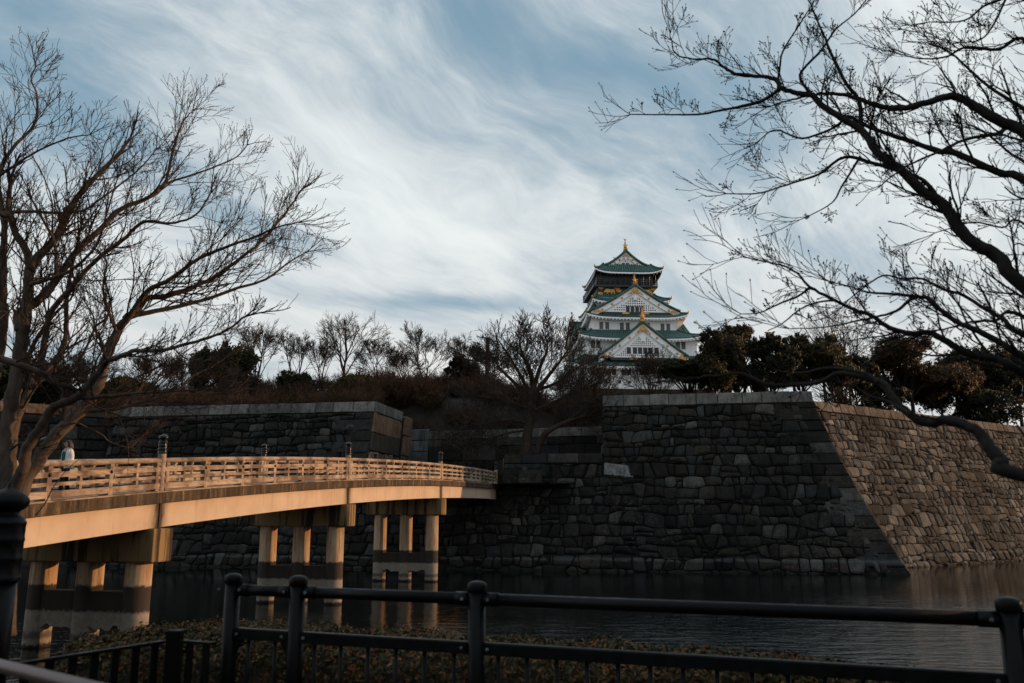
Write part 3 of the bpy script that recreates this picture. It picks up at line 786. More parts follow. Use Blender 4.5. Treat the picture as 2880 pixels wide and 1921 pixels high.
def build_person():
    t0 = -.173; x = t0 * SPAN; lat = 1.5
    ca, sa = math.cos(BA), math.sin(BA)
    P = BR + Vector((ca * x - sa * lat, sa * x + ca * lat, zdeck(x) + .02))
    # local: faces -x (towards the left of the picture, walking to the near bank), y = her right-hand side away from camera
    root = empty('person', P, R(50), 'woman in open white jacket, teal top and sunglasses walking on the bridge', 'person')
    V = []; E = []; Rr = []
    def add(p, r, par=None):
        V.append(p); Rr.append(r); i = len(V) - 1
        if par is not None: E.append((par, i))
        return i
    pel = add((0, 0, .93), (.125, .155)); ab = add((-.01, 0, 1.08), (.115, .14), pel); ch = add((0, 0, 1.25), (.115, .16), ab); nb = add((.01, 0, 1.38), (.07, .10), ch)
    nk = add((-.005, 0, 1.44), .047, nb); jw = add((-.03, 0, 1.50), .062, nk); hd = add((-.02, 0, 1.565), .088, jw); tp = add((-.01, 0, 1.63), .066, hd)
    add((-.105, 0, 1.545), .014, hd)                                   # nose
    for s in (-1, 1):
        sh = add((.015, s * .155, 1.36), .062, nb); el = add((.06, s * .215, 1.10), .045, sh); wr = add((-.14, s * .12, 1.00), .032, el); pa = add((-.20, s * .09, 1.00), (.034, .022), wr)
        for k, (dy, dz, l) in enumerate(((-.026, .012, .065), (-.009, .018, .078), (.009, .016, .074), (.026, .010, .060))):
            f1 = add((-.225, s * .085 + dy, 1.0 + dz), .009, pa); f2 = add((-.225 - l * .5, s * .08 + dy, .99 + dz), .0085, f1); add((-.225 - l * .75, s * .075 + dy, .965 + dz), .008, f2)
        t1 = add((-.19, s * .06, 1.025), .010, pa); add((-.225, s * .045, 1.03), .009, t1)
        hp = add((0, s * .085, .86), .088, pel); st = s * .12
        kn = add((-.02 + st * .8, s * .09, .48), .058, hp); an = add((.02 + st * 1.3, s * .09, .09), .040, kn); add((-.02 + st * 1.3, s * .09, .045), .042, an); add((-.15 + st * 1.3, s * .095, .03), .033, len(V) - 1)
    body = skin_obj('body', V, E, Rr, M['skin'], root)
    # eyes, sunglasses, mouth, ears
    mb = MB()
    for s in (-1, 1): mb.box((-.118, s * .036 - .026, 1.548), (-.100, s * .036 + .026, 1.588))
    mb.box((-.112, -.012, 1.572), (-.104, .012, 1.580)); mb.box((-.11, -.086, 1.572), (.01, -.080, 1.582)); mb.box((-.11, .080, 1.572), (.01, .086, 1.582))
    obj('sunglasses', mb, M['glass_dark'], root, bevel=.004)
    mb = MB(); mb.tube([Vector((-.092, -.022, 1.508)), Vector((-.099, 0, 1.506)), Vector((-.092, .022, 1.508))], .006, 6); obj('mouth', mb, m_plain('lips', (.30, .10, .08), .5, .05), body)
    # hair: shoulder-length, swept back
    mb = MB(); rng = random.Random(2)
    for i in range(230):
        a = rng.uniform(-math.pi, math.pi); e = rng.uniform(.15, 1.5)
        d = Vector((math.cos(a) * math.cos(e), math.sin(a) * math.cos(e), math.sin(e)))
        if d.x < -.15 and d.z < .80: continue
        p = Vector((-.005, 0, 1.585)) + Vector((d.x * .095, d.y * .09, d.z * .088)); L = rng.uniform(.14, .26)
        out = Vector((max(d.x, .1) * .45 + .15, d.y * .5, 0)); q = [p]
        for k in range(1, 5): q.append(p + out * (L * .22 * k * (1.1 - .15 * k)) + Vector((0, 0, -L * .27 * k)) + Vector((rng.uniform(-.012, .012), rng.uniform(-.012, .012), 0)))
        mb.tube(q, [.022, .024, .02, .014, .004], 5)
    obj('hair', mb, M['hair'], root, smooth=True)
    # clothing as shells over the body
    sv = [(0, 0, .90), (-.012, 0, 1.08), (-.004, 0, 1.26), (.008, 0, 1.37)]
    skin_obj('shirt', sv, [(0, 1), (1, 2), (2, 3)], [(.138, .165), (.128, .15), (.130, .172), (.085, .125)], M['shirt'], root)
    # jacket: open front, wraps back and sides, hem at the hips
    mb = MB(); n = 26
    prof = [(.80, .200, .225), (.92, .190, .215), (1.06, .165, .19), (1.20, .160, .205), (1.32, .135, .20), (1.385, .098, .15), (1.42, .072, .085)]
    for z, rx, ry in prof:
        for i in range(n + 1):
            a = math.pi - .78 - (2 * math.pi - 1.56) * i / n; w = 1 + .035 * math.sin(i * 2.3 + z * 9)
            mb.v.append((rx * math.cos(a) * w + .012, ry * math.sin(a) * w, z + .012 * math.sin(i * 1.7)))
    for j in range(len(prof) - 1):
        for i in range(n): a = j * (n + 1) + i; mb.f.append((a, a + 1, a + n + 2, a + n + 1))
    jk = obj('jacket', mb, M['jacket'], root, smooth=True); so = jk.modifiers.new('solid', 'SOLIDIFY'); so.thickness = .018
    for s in (-1, 1):
        skin_obj('sleeve', [(.015, s * .16, 1.355), (.045, s * .205, 1.22), (.062, s * .218, 1.09), (-.04, s * .175, 1.045), (-.125, s * .13, 1.01)], [(0, 1), (1, 2), (2, 3), (3, 4)], [.083, .074, .066, .058, .050], M['jacket'], root)
        st = s * .12
        skin_obj('trouser_leg', [(0, s * .07, .92), (0, s * .088, .80), (-.02 + st * .8, s * .09, .48), (.02 + st * 1.3, s * .09, .10)], [(0, 1), (1, 2), (2, 3)], [.125, .108, .075, .062], M['trousers'], root)
        mb = MB(); mb.box((-.17 + st * 1.3, s * .09 - .045, -.005), (.07 + st * 1.3, s * .09 + .045, .075)); obj('shoe', mb, M['trousers'], root, bevel=.03)
    mb = MB(); mb.box((-.215, -.16, .93), (-.13, .13, 1.02)); obj('handbag', mb, M['trousers'], root, bevel=.02)
build_person()

# ---------------------------------------------------------------- foreground: big capped post, railing, low fence, hand rail
M['rail_black'] = m_black('black_rail_paint', (.003, .0034, .0038), .36, .12)
M['fence_black'] = m_black('dark_fence_paint', (.003, .003, .003), .45, .1)
M['pink'] = m_plain('pinkish_rail_paint', (.115, .070, .066), .4, .12, 12)
GZ = 2.65
def capped_post():
    p = AY(29, 1351, 7.6); s = 1.08; r = empty('capped_post', (p.x, p.y, GZ), 0, 'large black onion-capped post in left foreground', 'post')
    g = MB(); giboshi(g, 40); top = p.z - GZ; g.v = [(x * s, y * s, z * s + top - .712 * s) for x, y, z in g.v]; 
    # stretch the sleeve to its real length
    g.v = [(x, y, z if z > top - .33 * s else (top - .33 * s) - ((top - .33 * s) - z) * 1.22) for x, y, z in g.v]
    c = obj('post_cap', g, M['rail_black'], r, smooth=True)
    zb = min(v[2] for v in g.v)
    mb = MB(); mb.tube([Vector((0, 0, 0)), Vector((0, 0, zb + .02))], .140, 36); obj('shaft', mb, M['rail_black'], r, smooth=True)
    mb = MB(); mb.lathe([(.012, 0), (.012, .006), (.006, .012)], 10); mb.v = [(.01 + q[0], -.141 - q[2], zb - .09 + q[1]) for q in mb.v]; obj('bolt', mb, M['pale_block'], r)
capped_post()
FP = {}
def railing():
    def onrail(px, py, drop): return AZ(px, py, CAMZ - drop)
    P0 = onrail(637, 1660, .5); P1 = onrail(838, 1665, .5); P2 = onrail(1354, 1682, .5); P3 = onrail(2841, 1743, .5)
    P4 = P3 + (P3 - P2)
    D = (P3 - P1); D.z = 0; D.normalize()
    # straighten
    pts = []
    for p in (P0, P1, P2, P3, P4):
        k = (p - P1).dot(D); q = P1 + D * k; q.z = 0; pts.append(q)
    r = empty('guard_railing', (pts[0].x, pts[0].y, GZ), 0, 'black metal guard railing with round-capped posts along the near bank', 'railing')
    O = Vector((pts[0].x, pts[0].y, 0)); 
    L = lambda q, z: Vector((q.x - O.x, q.y - O.y, z - GZ))
    ztop, zlow = CAMZ - .5, CAMZ - .785
    for i, q in enumerate(pts):
        mb = MB(); mb.tube([L(q, GZ), L(q, ztop + .045)], .052, 20); p = obj('post', mb, M['rail_black'], r, smooth=True)
        mb = MB(); c = L(q, ztop + .045); mb.lathe([(.050, -.01), (.060, 0), (.061, .035), (.054, .05), (.034, .060), (.010, .064)], 22, c); obj('post_cap', mb, M['rail_black'], p, smooth=True)
        for s in (-1, 1):
            for zz in (ztop, zlow):
                c = L(q, zz) + D * (s * .085) + Vector((-D.y, D.x, 0)) * -.04; mb = MB(); mb.lathe([(.011, 0), (.010, .006), (.004, .009)], 10)
                nx = Vector((D.y, -D.x, 0)); mb.v = [tuple(c + D * v[0] + Vector((0, 0, v[1])) + nx * (v[2] - .002)) for v in mb.v]; obj('bolt', mb, M['pale_block'], p)
    for i in range(len(pts) - 1):
        a, b = pts[i] + D * .05, pts[i + 1] - D * .05
        mb = MB(); mb.tube([L(a, ztop), L(b, ztop)], .036, 20); t = obj('top_rail', mb, M['rail_black'], r, smooth=True)
        for e0, e1 in ((a, a + D * .09), (b - D * .09, b)):
            mb = MB(); mb.tube([L(e0, ztop), L(e1, ztop)], .041, 20); obj('rail_collar', mb, M['rail_black'], t, smooth=True)
        nx = Vector((D.y, -D.x, 0)); mb = MB()
        A, B = L(a, zlow), L(b, zlow)
        vs = []
        for e in (A, B):
            for dx, dz in ((-.03, -.035), (.03, -.035), (.03, .028), (.02, .036), (-.02, .036), (-.03, .028)): vs.append(e + nx * dx + Vector((0, 0, dz)))
        mb.add(vs, [(i_, (i_ + 1) % 6, (i_ + 1) % 6 + 6, i_ + 6) for i_ in range(6)] + [(5, 4, 3, 2, 1, 0), (6, 7, 8, 9, 10, 11)]); obj('lower_rail', mb, M['rail_black'], r)
        n = max(2, round((b - a).length / .19))
        for k in range(n):
            q = a + (b - a) * ((k + .5) / n); mb = MB(); mb.tube([L(q, GZ + .10), L(q, zlow - .03)], .014, 10); obj('baluster', mb, M['rail_black'], r, smooth=True)
        mb = MB(); mb.tube([L(a, GZ + .09), L(b, GZ + .09)], .022, 10); obj('bottom_rail', mb, M['rail_black'], r, smooth=True)
    # curved gussets at the short gate bay
    for q, s in ((pts[0], 1), (pts[1], -1)):
        mb = MB(); c = L(q, zlow - .03); pr = [(0, 0), (.12, 0), (.10, -.03), (.055, -.10), (.045, -.17), (0, -.18)]
        nx = Vector((D.y, -D.x, 0)); vs = [c + D * (s * x) + nx * t_ + Vector((0, 0, z)) for t_ in (-.012, .012) for x, z in pr]
        mb.add(vs, [tuple(range(6)), tuple(range(11, 5, -1))] + [((i_ + 1) % 6, i_, i_ + 6, (i_ + 1) % 6 + 6) for i_ in range(6)]); obj('gusset', mb, M['rail_black'], r)
    FP['pts'] = pts; FP['D'] = D
railing()
def low_fence():
    dz = .80; A = AZ(30, 1866, CAMZ - dz); B = AZ(458, 1801, CAMZ - dz); C_ = AZ(492, 1798, CAMZ - dz); E_ = AZ(600, 1806, CAMZ - dz)
    r = empty('low_fence', (C_.x, C_.y, GZ), 0, 'low dark flat-slatted fence joining the railing at bottom left', 'fence')
    O = Vector((C_.x, C_.y, GZ)); U = Vector((0, 0, 1)); h = CAMZ - dz - GZ
    mb = MB(); mb.box((-.045, -.045, 0), (.045, .045, h + .045)); mb.box((-.052, -.052, h + .03), (.052, .052, h + .06)); obj('post', mb, M['fence_black'], r, bevel=.006)
    for a, b in ((A, B), (C_ + (E_ - C_).normalized() * .05, E_)):
        a = a - O; b = b - O; a.z = b.z = 0; d = (b - a).normalized(); nx = Vector((-d.y, d.x, 0))
        def bar(p, q, w, z0, z1):
            mb = MB(); vs = [e + nx * s * w for e in (p, q) for s in (-1, 1)]
            mb.add([v + U * z0 for v in vs] + [v + U * z1 for v in vs], [(0, 1, 3, 2), (4, 6, 7, 5), (0, 4, 5, 1), (2, 3, 7, 6), (0, 2, 6, 4), (1, 5, 7, 3)]); return mb
        obj('top_bar', bar(a, b, .024, h - .018, h), M['fence_black'], r); obj('bottom_bar', bar(a, b, .02, .06, .08), M['fence_black'], r)
        n = max(2, int((b - a).length / .135))
        for i in range(n):
            p = a + (b - a) * ((i + .6) / n); obj('slat', bar(p - d * .026, p + d * .026, .006, .08, h - .018), M['fence_black'], r)
low_fence()
def hand_rail():
    dz = .56; A = AZ(-60, 1858, CAMZ - dz); B = AZ(300, 1946, CAMZ - dz); d = (B - A).normalized(); C_ = B + d * .9
    r = empty('hand_rail', (A.x, A.y, GZ), 0, 'pinkish tubular hand rail at bottom left corner', 'railing')
    O = Vector((A.x, A.y, GZ)); L = lambda p: p - O; h = CAMZ - dz - GZ
    mb = MB(); a0 = A - d * .5
    arc = [L(C_) + d * (.12 * math.sin(t)) - Vector((0, 0, .12 * (1 - math.cos(t)))) for t in [R(90) * i / 6 for i in range(7)]]
    mb.tube([L(a0), L(A), L(B)] + arc + [arc[-1] + Vector((0, 0, -(h - .12)))], .024, 16); obj('tube', mb, M['pink'], r, smooth=True)
    mb = MB(); p = L(a0); mb.tube([p, p - Vector((0, 0, h))], .024, 16); obj('leg', mb, M['pink'], r, smooth=True)
hand_rail()
# ---------------------------------------------------------------- castle keep
def m_tile():
    t = NT('green_copper_tile'); n = t.noise(t.coord('World'), .5, 5, .6); f = t.noise(t.coord('World', (1, 1, .4)), 3, 5)
    c = t.ramp(n, [(.3, (.020, .058, .053)), (.55, (.040, .100, .090)), (.75, (.085, .165, .150))])
    c = t.mix(t.ramp(f, [(.5, 0.0), (.7, .5)]), c, (.014, .030, .027))
    return t.done(c, .6, f, .3, .03, spec=.35)
def m_plaster():
    t = NT('white_plaster'); n = t.noise(t.coord('World', (1, 1, .3)), .8, 6, .65); f = t.noise(t.coord('World'), 5, 5)
    return t.done(t.ramp(n, [(.3, (.80, .80, .80)), (.6, (.92, .92, .91))]), .85, f, .15, .02)
def m_gold():
    t = NT('gilt_metal'); n = t.noise(t.coord('World'), 3, 6, .7)
    return t.done(t.ramp(n, [(.35, (.28, .13, .03)), (.6, (.70, .38, .10))]), .45, n, .8, .12, metal=.55)
M['tile'] = m_tile(); M['tile_roll'] = m_plain('weathered_roll_tile', (.085, .165, .150), .6, .35, 1.5); M['plaster'] = m_plaster(); M['gold'] = m_gold()
M['lacquer'] = m_plain('black_lacquer', (.012, .011, .011), .45, .4, 1)
M['window'] = m_plain('dark_window', (.035, .038, .043), .35, .3, 2)
M['sash'] = m_plain('grey_sash', (.20, .20, .21), .6, .2, 2)
M['castle_base'] = m_stone('keep_base_stone', ST_DARK, .2, False)
def build_castle():
    YC = 240.0
    C0 = AY(1784, 1090, YC); base_z = AY(1784, 1088, 218.5).z
    O = Vector((C0.x, YC, base_z))
    root = empty('castle_keep', O, R(4), 'white tiered castle keep with green roofs and gilded gables on the hill', 'castle')
    def W(px, py, Y): return AY(px, py, Y) - O
    def quadgrid(f, nu, nv, name, m, parent, flip=False, smooth=True):
        mb = MB(); mb.grid(f, nu, nv)
        if flip: mb.f = [q[::-1] for q in mb.f]
        return obj(name, mb, m, parent, smooth=smooth)
    def rolls(f, nu, nv, r, name, parent, m):
        mb = MB()
        for i in range(nu + 1):
            pts = [Vector(f(i / nu, j / nv)) + Vector((0, 0, .06)) for j in range(nv + 1)]
            mb.tube(pts, r, 4, False)
        obj(name, mb, m, parent, kind='stuff', smooth=True)
    def skirt(pxl, pxr, pye, depth, inner, zt, lift=1.1, name='roof', sof='plaster'):
        """hipped skirt roof; eave front from px; inner=(x0,x1,y0,y1); zt top height"""
        yf = YC - depth / 2 
        a = W(pxl, pye, yf); b = W(pxr, pye, yf); x0, x1 = a.x, b.x; y0, y1 = -depth / 2, depth / 2; ze = a.z
        i0, i1, j0, j1 = inner
        oc = [(x0, y0), (x1, y0), (x1, y1), (x0, y1)]; ic = [(i0, j0), (i1, j0), (i1, j1), (i0, j1)]
        rp = None
        for k in range(4):
            A, B = oc[k], oc[(k + 1) % 4]; Ci, Di = ic[k], ic[(k + 1) % 4]
            def f(u, v, A=A, B=B, Ci=Ci, Di=Di, off=0.0, tk=0):
                ex = A[0] + (B[0] - A[0]) * u; ey = A[1] + (B[1] - A[1]) * u
                tx = Ci[0] + (Di[0] - Ci[0]) * u; ty = Ci[1] + (Di[1] - Ci[1]) * u
                s_ = abs(2 * u - 1)
                z = ze + (zt - ze) * (.62 * v + .38 * v * v) + lift * (s_ ** 5) * (1 - v) ** 1.5 - off
                return (ex + (tx - ex) * v, ey + (ty - ey) * v, z)
            L = math.hypot(B[0] - A[0], B[1] - A[1])
            rp = quadgrid(f, 24, 6, 'roof_slope', M['tile'], root)
            rolls(f, int(L / .74), 6, .15, 'tile_rolls', rp, M['tile_roll'])
            # white boarded eave below, with rafter ends
            g = lambda u, v, f=f: tuple(Vector(f(u, v * .8)) - Vector((0, 0, .45 + .2 * v)))
            e = quadgrid(g, 24, 3, 'eave_soffit', M[sof], root, flip=True)
            h = lambda u, v, f=f: tuple(Vector(f(u, 0)) - Vector((0, 0, .10 + .42 * v)))
            quadgrid(h, 24, 1, 'eave_board', M['plaster'], e, flip=True)
            mb = MB(); n = int(L / .95)
            for i in range(n):
                u = (i + .5) / n; p = Vector(f(u, 0.02)); d = Vector(f(u, .3)) - p; d.z *= .3; d.normalize(); sd = Vector((-d.y, d.x, 0)) * .17
                c0 = p - Vector((0, 0, .92)); c1 = c0 + d * 2.0
                vs = [c + s * sd + Vector((0, 0, z)) for c in (c0, c1) for s in (-1, 1) for z in (0, .42)]
                mb.add(vs, [(0, 1, 3, 2), (4, 6, 7, 5), (0, 4, 5, 1), (2, 3, 7, 6), (0, 2, 6, 4), (1, 5, 7, 3)])
            obj('rafters', mb, M[sof], e, kind='stuff')
            # hip ridge and gilt corner
            pts = [Vector(f(0, v / 8)) + Vector((0, 0, .15)) for v in range(9)]
            mb = MB(); mb.tube(pts, [.34] * 9, 6); hr = obj('hip_ridge', mb, M['tile'], root, smooth=True)
            p = pts[0]; o_ = (pts[0] - pts[2]).normalized(); mb = MB(); mb.tube([p - o_ * .3, p + o_ * .2 + Vector((0, 0, .15)), p + o_ * .4 + Vector((0, 0, .5)), p + o_ * .42 + Vector((0, 0, .75))], [.36, .30, .18, .05], 8); obj('corner_ornament', mb, M['gold'], hr, smooth=True)
        return ze, (x0, x1, y0, y1)
    def storey(pxl, pxr, depth, z0, z1, m, name='storey_wall'):
        yf = YC - depth / 2; a = W(pxl, 950, yf).x; b = W(pxr, 950, yf).x
        mb = MB(); mb.box((a, -depth / 2, z0), (b, depth / 2, z1)); return obj(name, mb, m, root), a, b
    def windows(list_, depth, wall, m=None, bars=3):
        yf = YC - depth / 2
        for (xa, ya, xb, yb) in list_:
            p = W(xa, ya, yf); q = W(xb, yb, yf); mb = MB(); mb.box((p.x, -depth/2 - .03, q.z), (q.x, -depth/2 + .2, p.z)); w = obj('window', mb, m or M['window'], wall)
            mb = MB(); t_ = .10
            mb.box((p.x - t_, -depth/2 - .10, p.z), (q.x + t_, -depth/2 + .05, p.z + .14)); mb.box((p.x - t_, -depth/2 - .10, q.z - .14), (q.x + t_, -depth/2 + .05, q.z))
            for i in range(bars + 1):
                x = p.x + (q.x - p.x) * i / bars; mb.box((x - .05, -depth/2 - .08, q.z), (x + .05, -depth/2 + .02, p.z))
            mb.box((p.x, -depth/2 - .07, (p.z + q.z)/2 - .04), (q.x, -depth/2 + .02, (p.z + q.z)/2 + .04))
            obj('window_bars', mb, M['window'] if bars != 3 else M['sash'], w, kind='stuff')
    def cr(x, y): return (1560 + x * .2806, 660 + y * .2806)      # from the enlarged view of the keep
    def wins(l): return [cr(a, b) + cr(c, d) for a, b, c, d in l]
    D1, D2, D3, D4, D5 = 44.0, 37.5, 30.5, 24.5, 21.5
    dz = lambda py, D: W(1784, py, YC - D / 2).z
    # stone base
    mb = MB(); a = W(1592, 1090, YC - D1/2).x; b = W(2000, 1090, YC - D1/2).x
    lo = -13
    for z, s in ((lo, 5.5), (-6, 2.2), (-.2, 0)): mb.v += [(a - s, -D1/2 + 3 - s, z), (b + s, -D1/2 + 3 - s, z), (b + s, D1/2 + s, z), (a - s, D1/2 + s, z)]
    for k in range(2):
        for j in range(4): mb.f.append((4*k+j, 4*k+(j+1)%4, 4*k+4+(j+1)%4, 4*k+4+j))
    mb.f.append((8, 9, 10, 11)); obj('stone_base', mb, M['castle_base'], root)
    # storey 1
    d1 = 37.0; w1, a1, b1 = storey(1600, 1992, d1, -.3, dz(1020, d1), M['plaster'])
    windows(wins([(312,1335,352,1405),(362,1335,402,1405),(462,1335,502,1405),(522,1335,562,1405),(618,1335,660,1405),(670,1335,712,1405),(800,1335,842,1405),(850,1335,892,1405),(985,1335,1025,1405),(1035,1335,1075,1405)]), d1, w1, M['lacquer'], 4)
    for x in (415, 465, 600, 700, 1000, 1100):
        p = cr(x, 1480); q = W(p[0], p[1], YC - d1/2); mb = MB(); mb.box((q.x - .35, -d1/2 - .04, q.z - .4), (q.x + .35, -d1/2 + .1, q.z + .4)); obj('loophole', mb, M['lacquer'], w1)
    d2 = 31.5; z2t = dz(950, d2); 
    _, a2, b2 = (None, W(1632, 950, YC - d2/2).x, W(1950, 950, YC - d2/2).x)
    ze1, R1 = skirt(1578, 2012, 1030, D1, (a2, b2, -d2/2, d2/2), dz(1000, d2))
    w2, a2, b2 = storey(1632, 1950, d2, dz(1030, d2), dz(944, d2), M['plaster'])
    windows(wins([(318,1075,358,1138),(372,1075,412,1138),(1180,1075,1220,1138),(1236,1075,1276,1138)]), d2, w2)
    d3 = 25.5; a3, b3 = W(1652.6, 950, YC - d3/2).x, W(1898, 950, YC - d3/2).x
    ze2, R2 = skirt(1613, 1968, 951, D2, (a3, b3, -d3/2, d3/2), dz(929, d3))
    w3, a3, b3 = storey(1652.6, 1898, d3, dz(955, d3), dz(884, d3), M['plaster'])
    windows(wins([(412,885,448,948),(472,885,508,948),(620,890,656,955),(680,890,716,955),(886,890,922,955),(1034,893,1070,960),(1092,893,1128,960)]), d3, w3)
    # side wall windows, left
    for y in (-8, -6, 2, 4, 9):
        mb = MB(); mb.box((a3 - .05, y - .5, dz(927, d3)), (a3 + .2, y + .5, dz(906, d3))); obj('window', mb, M['window'], w3)
    d4 = 20.0; a4, b4 = W(1668, 950, YC - d4/2).x, W(1846, 950, YC - d4/2).x
    ze3, R3 = skirt(1638, 1925, 892, D3, (a4, b4, -d4/2, d4/2), dz(862, d4))
    w4, a4, b4 = storey(1668, 1846, d4, dz(895, d4), dz(838, d4), M['plaster'])
    d5 = 17.0; a5, b5 = W(1674, 950, YC - d5/2).x, W(1836, 950, YC - d5/2).x
    ze4, R4 = skirt(1657, 1879, 848, D4, (a5, b5, -d5/2, d5/2), dz(829, d5), .8)
    w5, a5, b5 = storey(1674, 1836, d5, dz(850, d5), dz(758, d5), M['lacquer'], 'black_storey')
    # balcony with rails
    zf = dz(803, d5 + 2); mb = MB(); mb.box((a5 - 1.1, -d5/2 - 1.2, zf - .5), (b5 + 1.1, d5/2 + 1.2, zf)); bal = obj('balcony', mb, M['lacquer'], root)
    zr = dz(789, d5 + 2)
    for sx in range(4):
        mb = MB(); X0_, X1_, Y0_, Y1_ = a5 - 1, b5 + 1, -d5/2 - 1.1, d5/2 + 1.1
        e = [((X0_, Y0_), (X1_, Y0_)), ((X1_, Y0_), (X1_, Y1_)), ((X1_, Y1_), (X0_, Y1_)), ((X0_, Y1_), (X0_, Y0_))][sx]
        A = Vector((*e[0], 0)); B = Vector((*e[1], 0))
        for zz in (zr, zr - .5, zr - 1.0): mb.tube([A + Vector((0, 0, zz)), B + Vector((0, 0, zz))], .09, 6)
        for i in range(13): p = A + (B - A) * i / 12; mb.tube([p + Vector((0, 0, zf)), p + Vector((0, 0, zr + .2))], .10, 6)
        obj('balcony_rail', mb, M['lacquer'], bal)
    # grey mesh posts above the balcony
    mb = MB()
    for i in range(11):
        x = a5 - .6 + (b5 - a5 + 1.2) * i / 10; mb.tube([Vector((x, -d5/2 - .9, zf)), Vector((x, -d5/2 - .9, dz(768, d5)))], .05, 4)
    obj('screen_posts', mb, M['window'], bal)
    for x in (500, 540, 860, 900):       # painted cranes behind the rail, plain pale panels
        p = cr(x, 465); q = W(p[0], p[1], YC - d5/2); mb = MB(); mb.box((q.x - .7, -d5/2 - .06, q.z - .5), (q.x + .7, -d5/2 + .05, q.z + .5)); obj('pale_panel', mb, M['window'], w5)
    # gilt fittings under the balcony
    for x in (440, 482, 525, 568, 605, 850, 890, 930, 970):
        p = cr(x, 530); q = W(p[0], p[1], YC - d5/2); mb = MB(); mb.lathe([(.30, 0), (.30, .12), (.16, .2)], 10); mb.v = [(q.x + v[0], -d5/2 - .02 - v[2], q.z + v[1]) for v in mb.v]; obj('gilt_boss', mb, M['gold'], w5)
    # prowling tigers in gilt relief, facing each other
    tig = [(470,580),(482,560),(500,548),(520,553),(545,556),(565,553),(573,563),(581,590),(577,602),(567,600),(565,585),(555,580),(550,590),(553,602),(540,603),(535,585),(515,585),(508,600),(494,603),(497,588),(488,582),(476,590),(465,583)]
    for flip in (0, 1):
        pl = []
        for x, y in tig:
            if flip: x = 905 + (525 - x) * .86
            p = cr(x, y); q = W(p[0], p[1], YC - d5/2); pl.append((q.x, q.z))
        if flip: pl = pl[::-1]
        mb = MB(); mb.prism(pl, -d5/2 - .35, -d5/2 + .02); obj('gilt_tiger', mb, M['gold'], w5)
    for x, y in ((605, 545), (430, 600), (965, 600), (968, 545), (440, 540), (620, 570)):
        p = cr(x, y); q = W(p[0], p[1], YC - d5/2); mb = MB(); mb.prism([(q.x - .9, q.z + .1), (q.x - .3, q.z - .45), (q.x + .4, q.z - .35), (q.x + .9, q.z + .2), (q.x + .2, q.z + .5), (q.x - .4, q.z + .4)], -d5/2 - .2, -d5/2 + .02); obj('gilt_mount', mb, M['gold'], w5)
    # top roof: skirt + gabled roof
    zs = dz(752, 15); s5 = 13.0
    i5 = (W(1694, 950, YC - 8).x, W(1829, 950, YC - 8).x)
    ze5, R5 = skirt(1666, 1857, 765, D5, (i5[0], i5[1], -8.6, 8.6), zs + .5, 1.1, sof='lacquer')
    mb = MB(); mb.box((a5 - .5, -d5/2 - .4, dz(775, d5)), (b5 + .5, d5/2 + .4, dz(762, d5))); obj('eave_bracket_band', mb, M['lacquer'], root)

    def shachi(P, h, parent, ay=0):
        """gilt dolphin-fish, tail up"""
        mb = MB(); s_ = h
        pts = [Vector((0, .16, .0)), Vector((0, .10, .10)), Vector((0, -.02, .20)), Vector((0, -.02, .36)), Vector((0, .06, .52)), Vector((0, .10, .70)), Vector((0, .06, .84))]
        mb.tube([p * s_ for p in pts], [r * s_ for r in (.10, .17, .16, .13, .09, .055, .03)], 8)
        mb.prism([(-.02 * s_, .80 * s_), (.02 * s_, .80 * s_), (.13 * s_, 1.0 * s_), (.0, .92 * s_), (-.13 * s_, 1.0 * s_)], -.03 * s_, .12 * s_)
        for sg in (-1, 1): mb.prism([(sg * .12 * s_, .25 * s_), (sg * .27 * s_, .40 * s_), (sg * .13 * s_, .36 * s_)][::sg], -.05 * s_, .02 * s_)
        mb.box((-.17 * s_, -.14 * s_, -.12 * s_), (.17 * s_, .2 * s_, .03 * s_))
        ca, sa = math.cos(ay), math.sin(ay)
        mb.v = [(P.x + v[0]*ca - v[1]*sa, P.y + v[0]*sa + v[1]*ca, P.z + v[2]) for v in mb.v]
        obj('gilt_dolphin', mb, M['gold'], parent, smooth=False)
    def gable(cx, y, zb, hw, za, yback, ex, wins_, ndots, face=0, fish=0, eav=.9, bw=.13):
        """gable facing -y (face=0) at plane y, ridge runs to yback"""
        H = za - zb
        def prof(s): return zb + H * (1 - s) ** ex
        def pt(s, sg, yy, dzz=0): return Vector((cx + sg * hw * s, yy, prof(s) + dzz))
        rot = Matrix.Rotation(face, 4, 'Z') if face else None
        def fin(mb):
            if rot: mb.v = [tuple(rot @ Vector(v)) for v in mb.v]
            return mb
        g = None
        for sg in (-1, 1):
            f = lambda u, v, sg=sg: tuple(pt(v, sg, y - eav + (yback - y + eav) * u, .30))
            mb = MB(); mb.grid(f, 2, 14)
            if sg > 0: mb.f = [q[::-1] for q in mb.f]
            sl = obj('gable_slope', fin(mb), M['tile'], root, smooth=True)
            mb = MB(); n = max(3, int((yback - y + eav) / .62))
            for i in range(n + 1): mb.tube([Vector(f(i / n, j / 10)) + Vector((0, 0, .05)) for j in range(11)], .15, 4, False)
            obj('tile_rolls', fin(mb), M['tile_roll'], sl, kind='stuff', smooth=True)
            # verge: thick tiled edge
            mb = MB(); mb.tube([pt(j / 14, sg, y - eav + .1, .35) for j in range(15)], .36, 6); obj('verge', fin(mb), M['tile'], sl, smooth=True)
            mb = MB(); mb.tube([pt(j / 14, sg, y - eav + .75, .42) for j in range(15)], .30, 6); obj('verge', fin(mb), M['tile'], sl, smooth=True)
            # barge board
            mb = MB(); w = bw * H
            for j in range(15):
                s_ = j / 14 * .985; a = pt(s_, sg, 0); 
                for yy in (y - eav + .35, y - eav + .62):
                    mb.v += [(a.x, yy, a.z - .02), (a.x, yy, a.z - w - .5)]
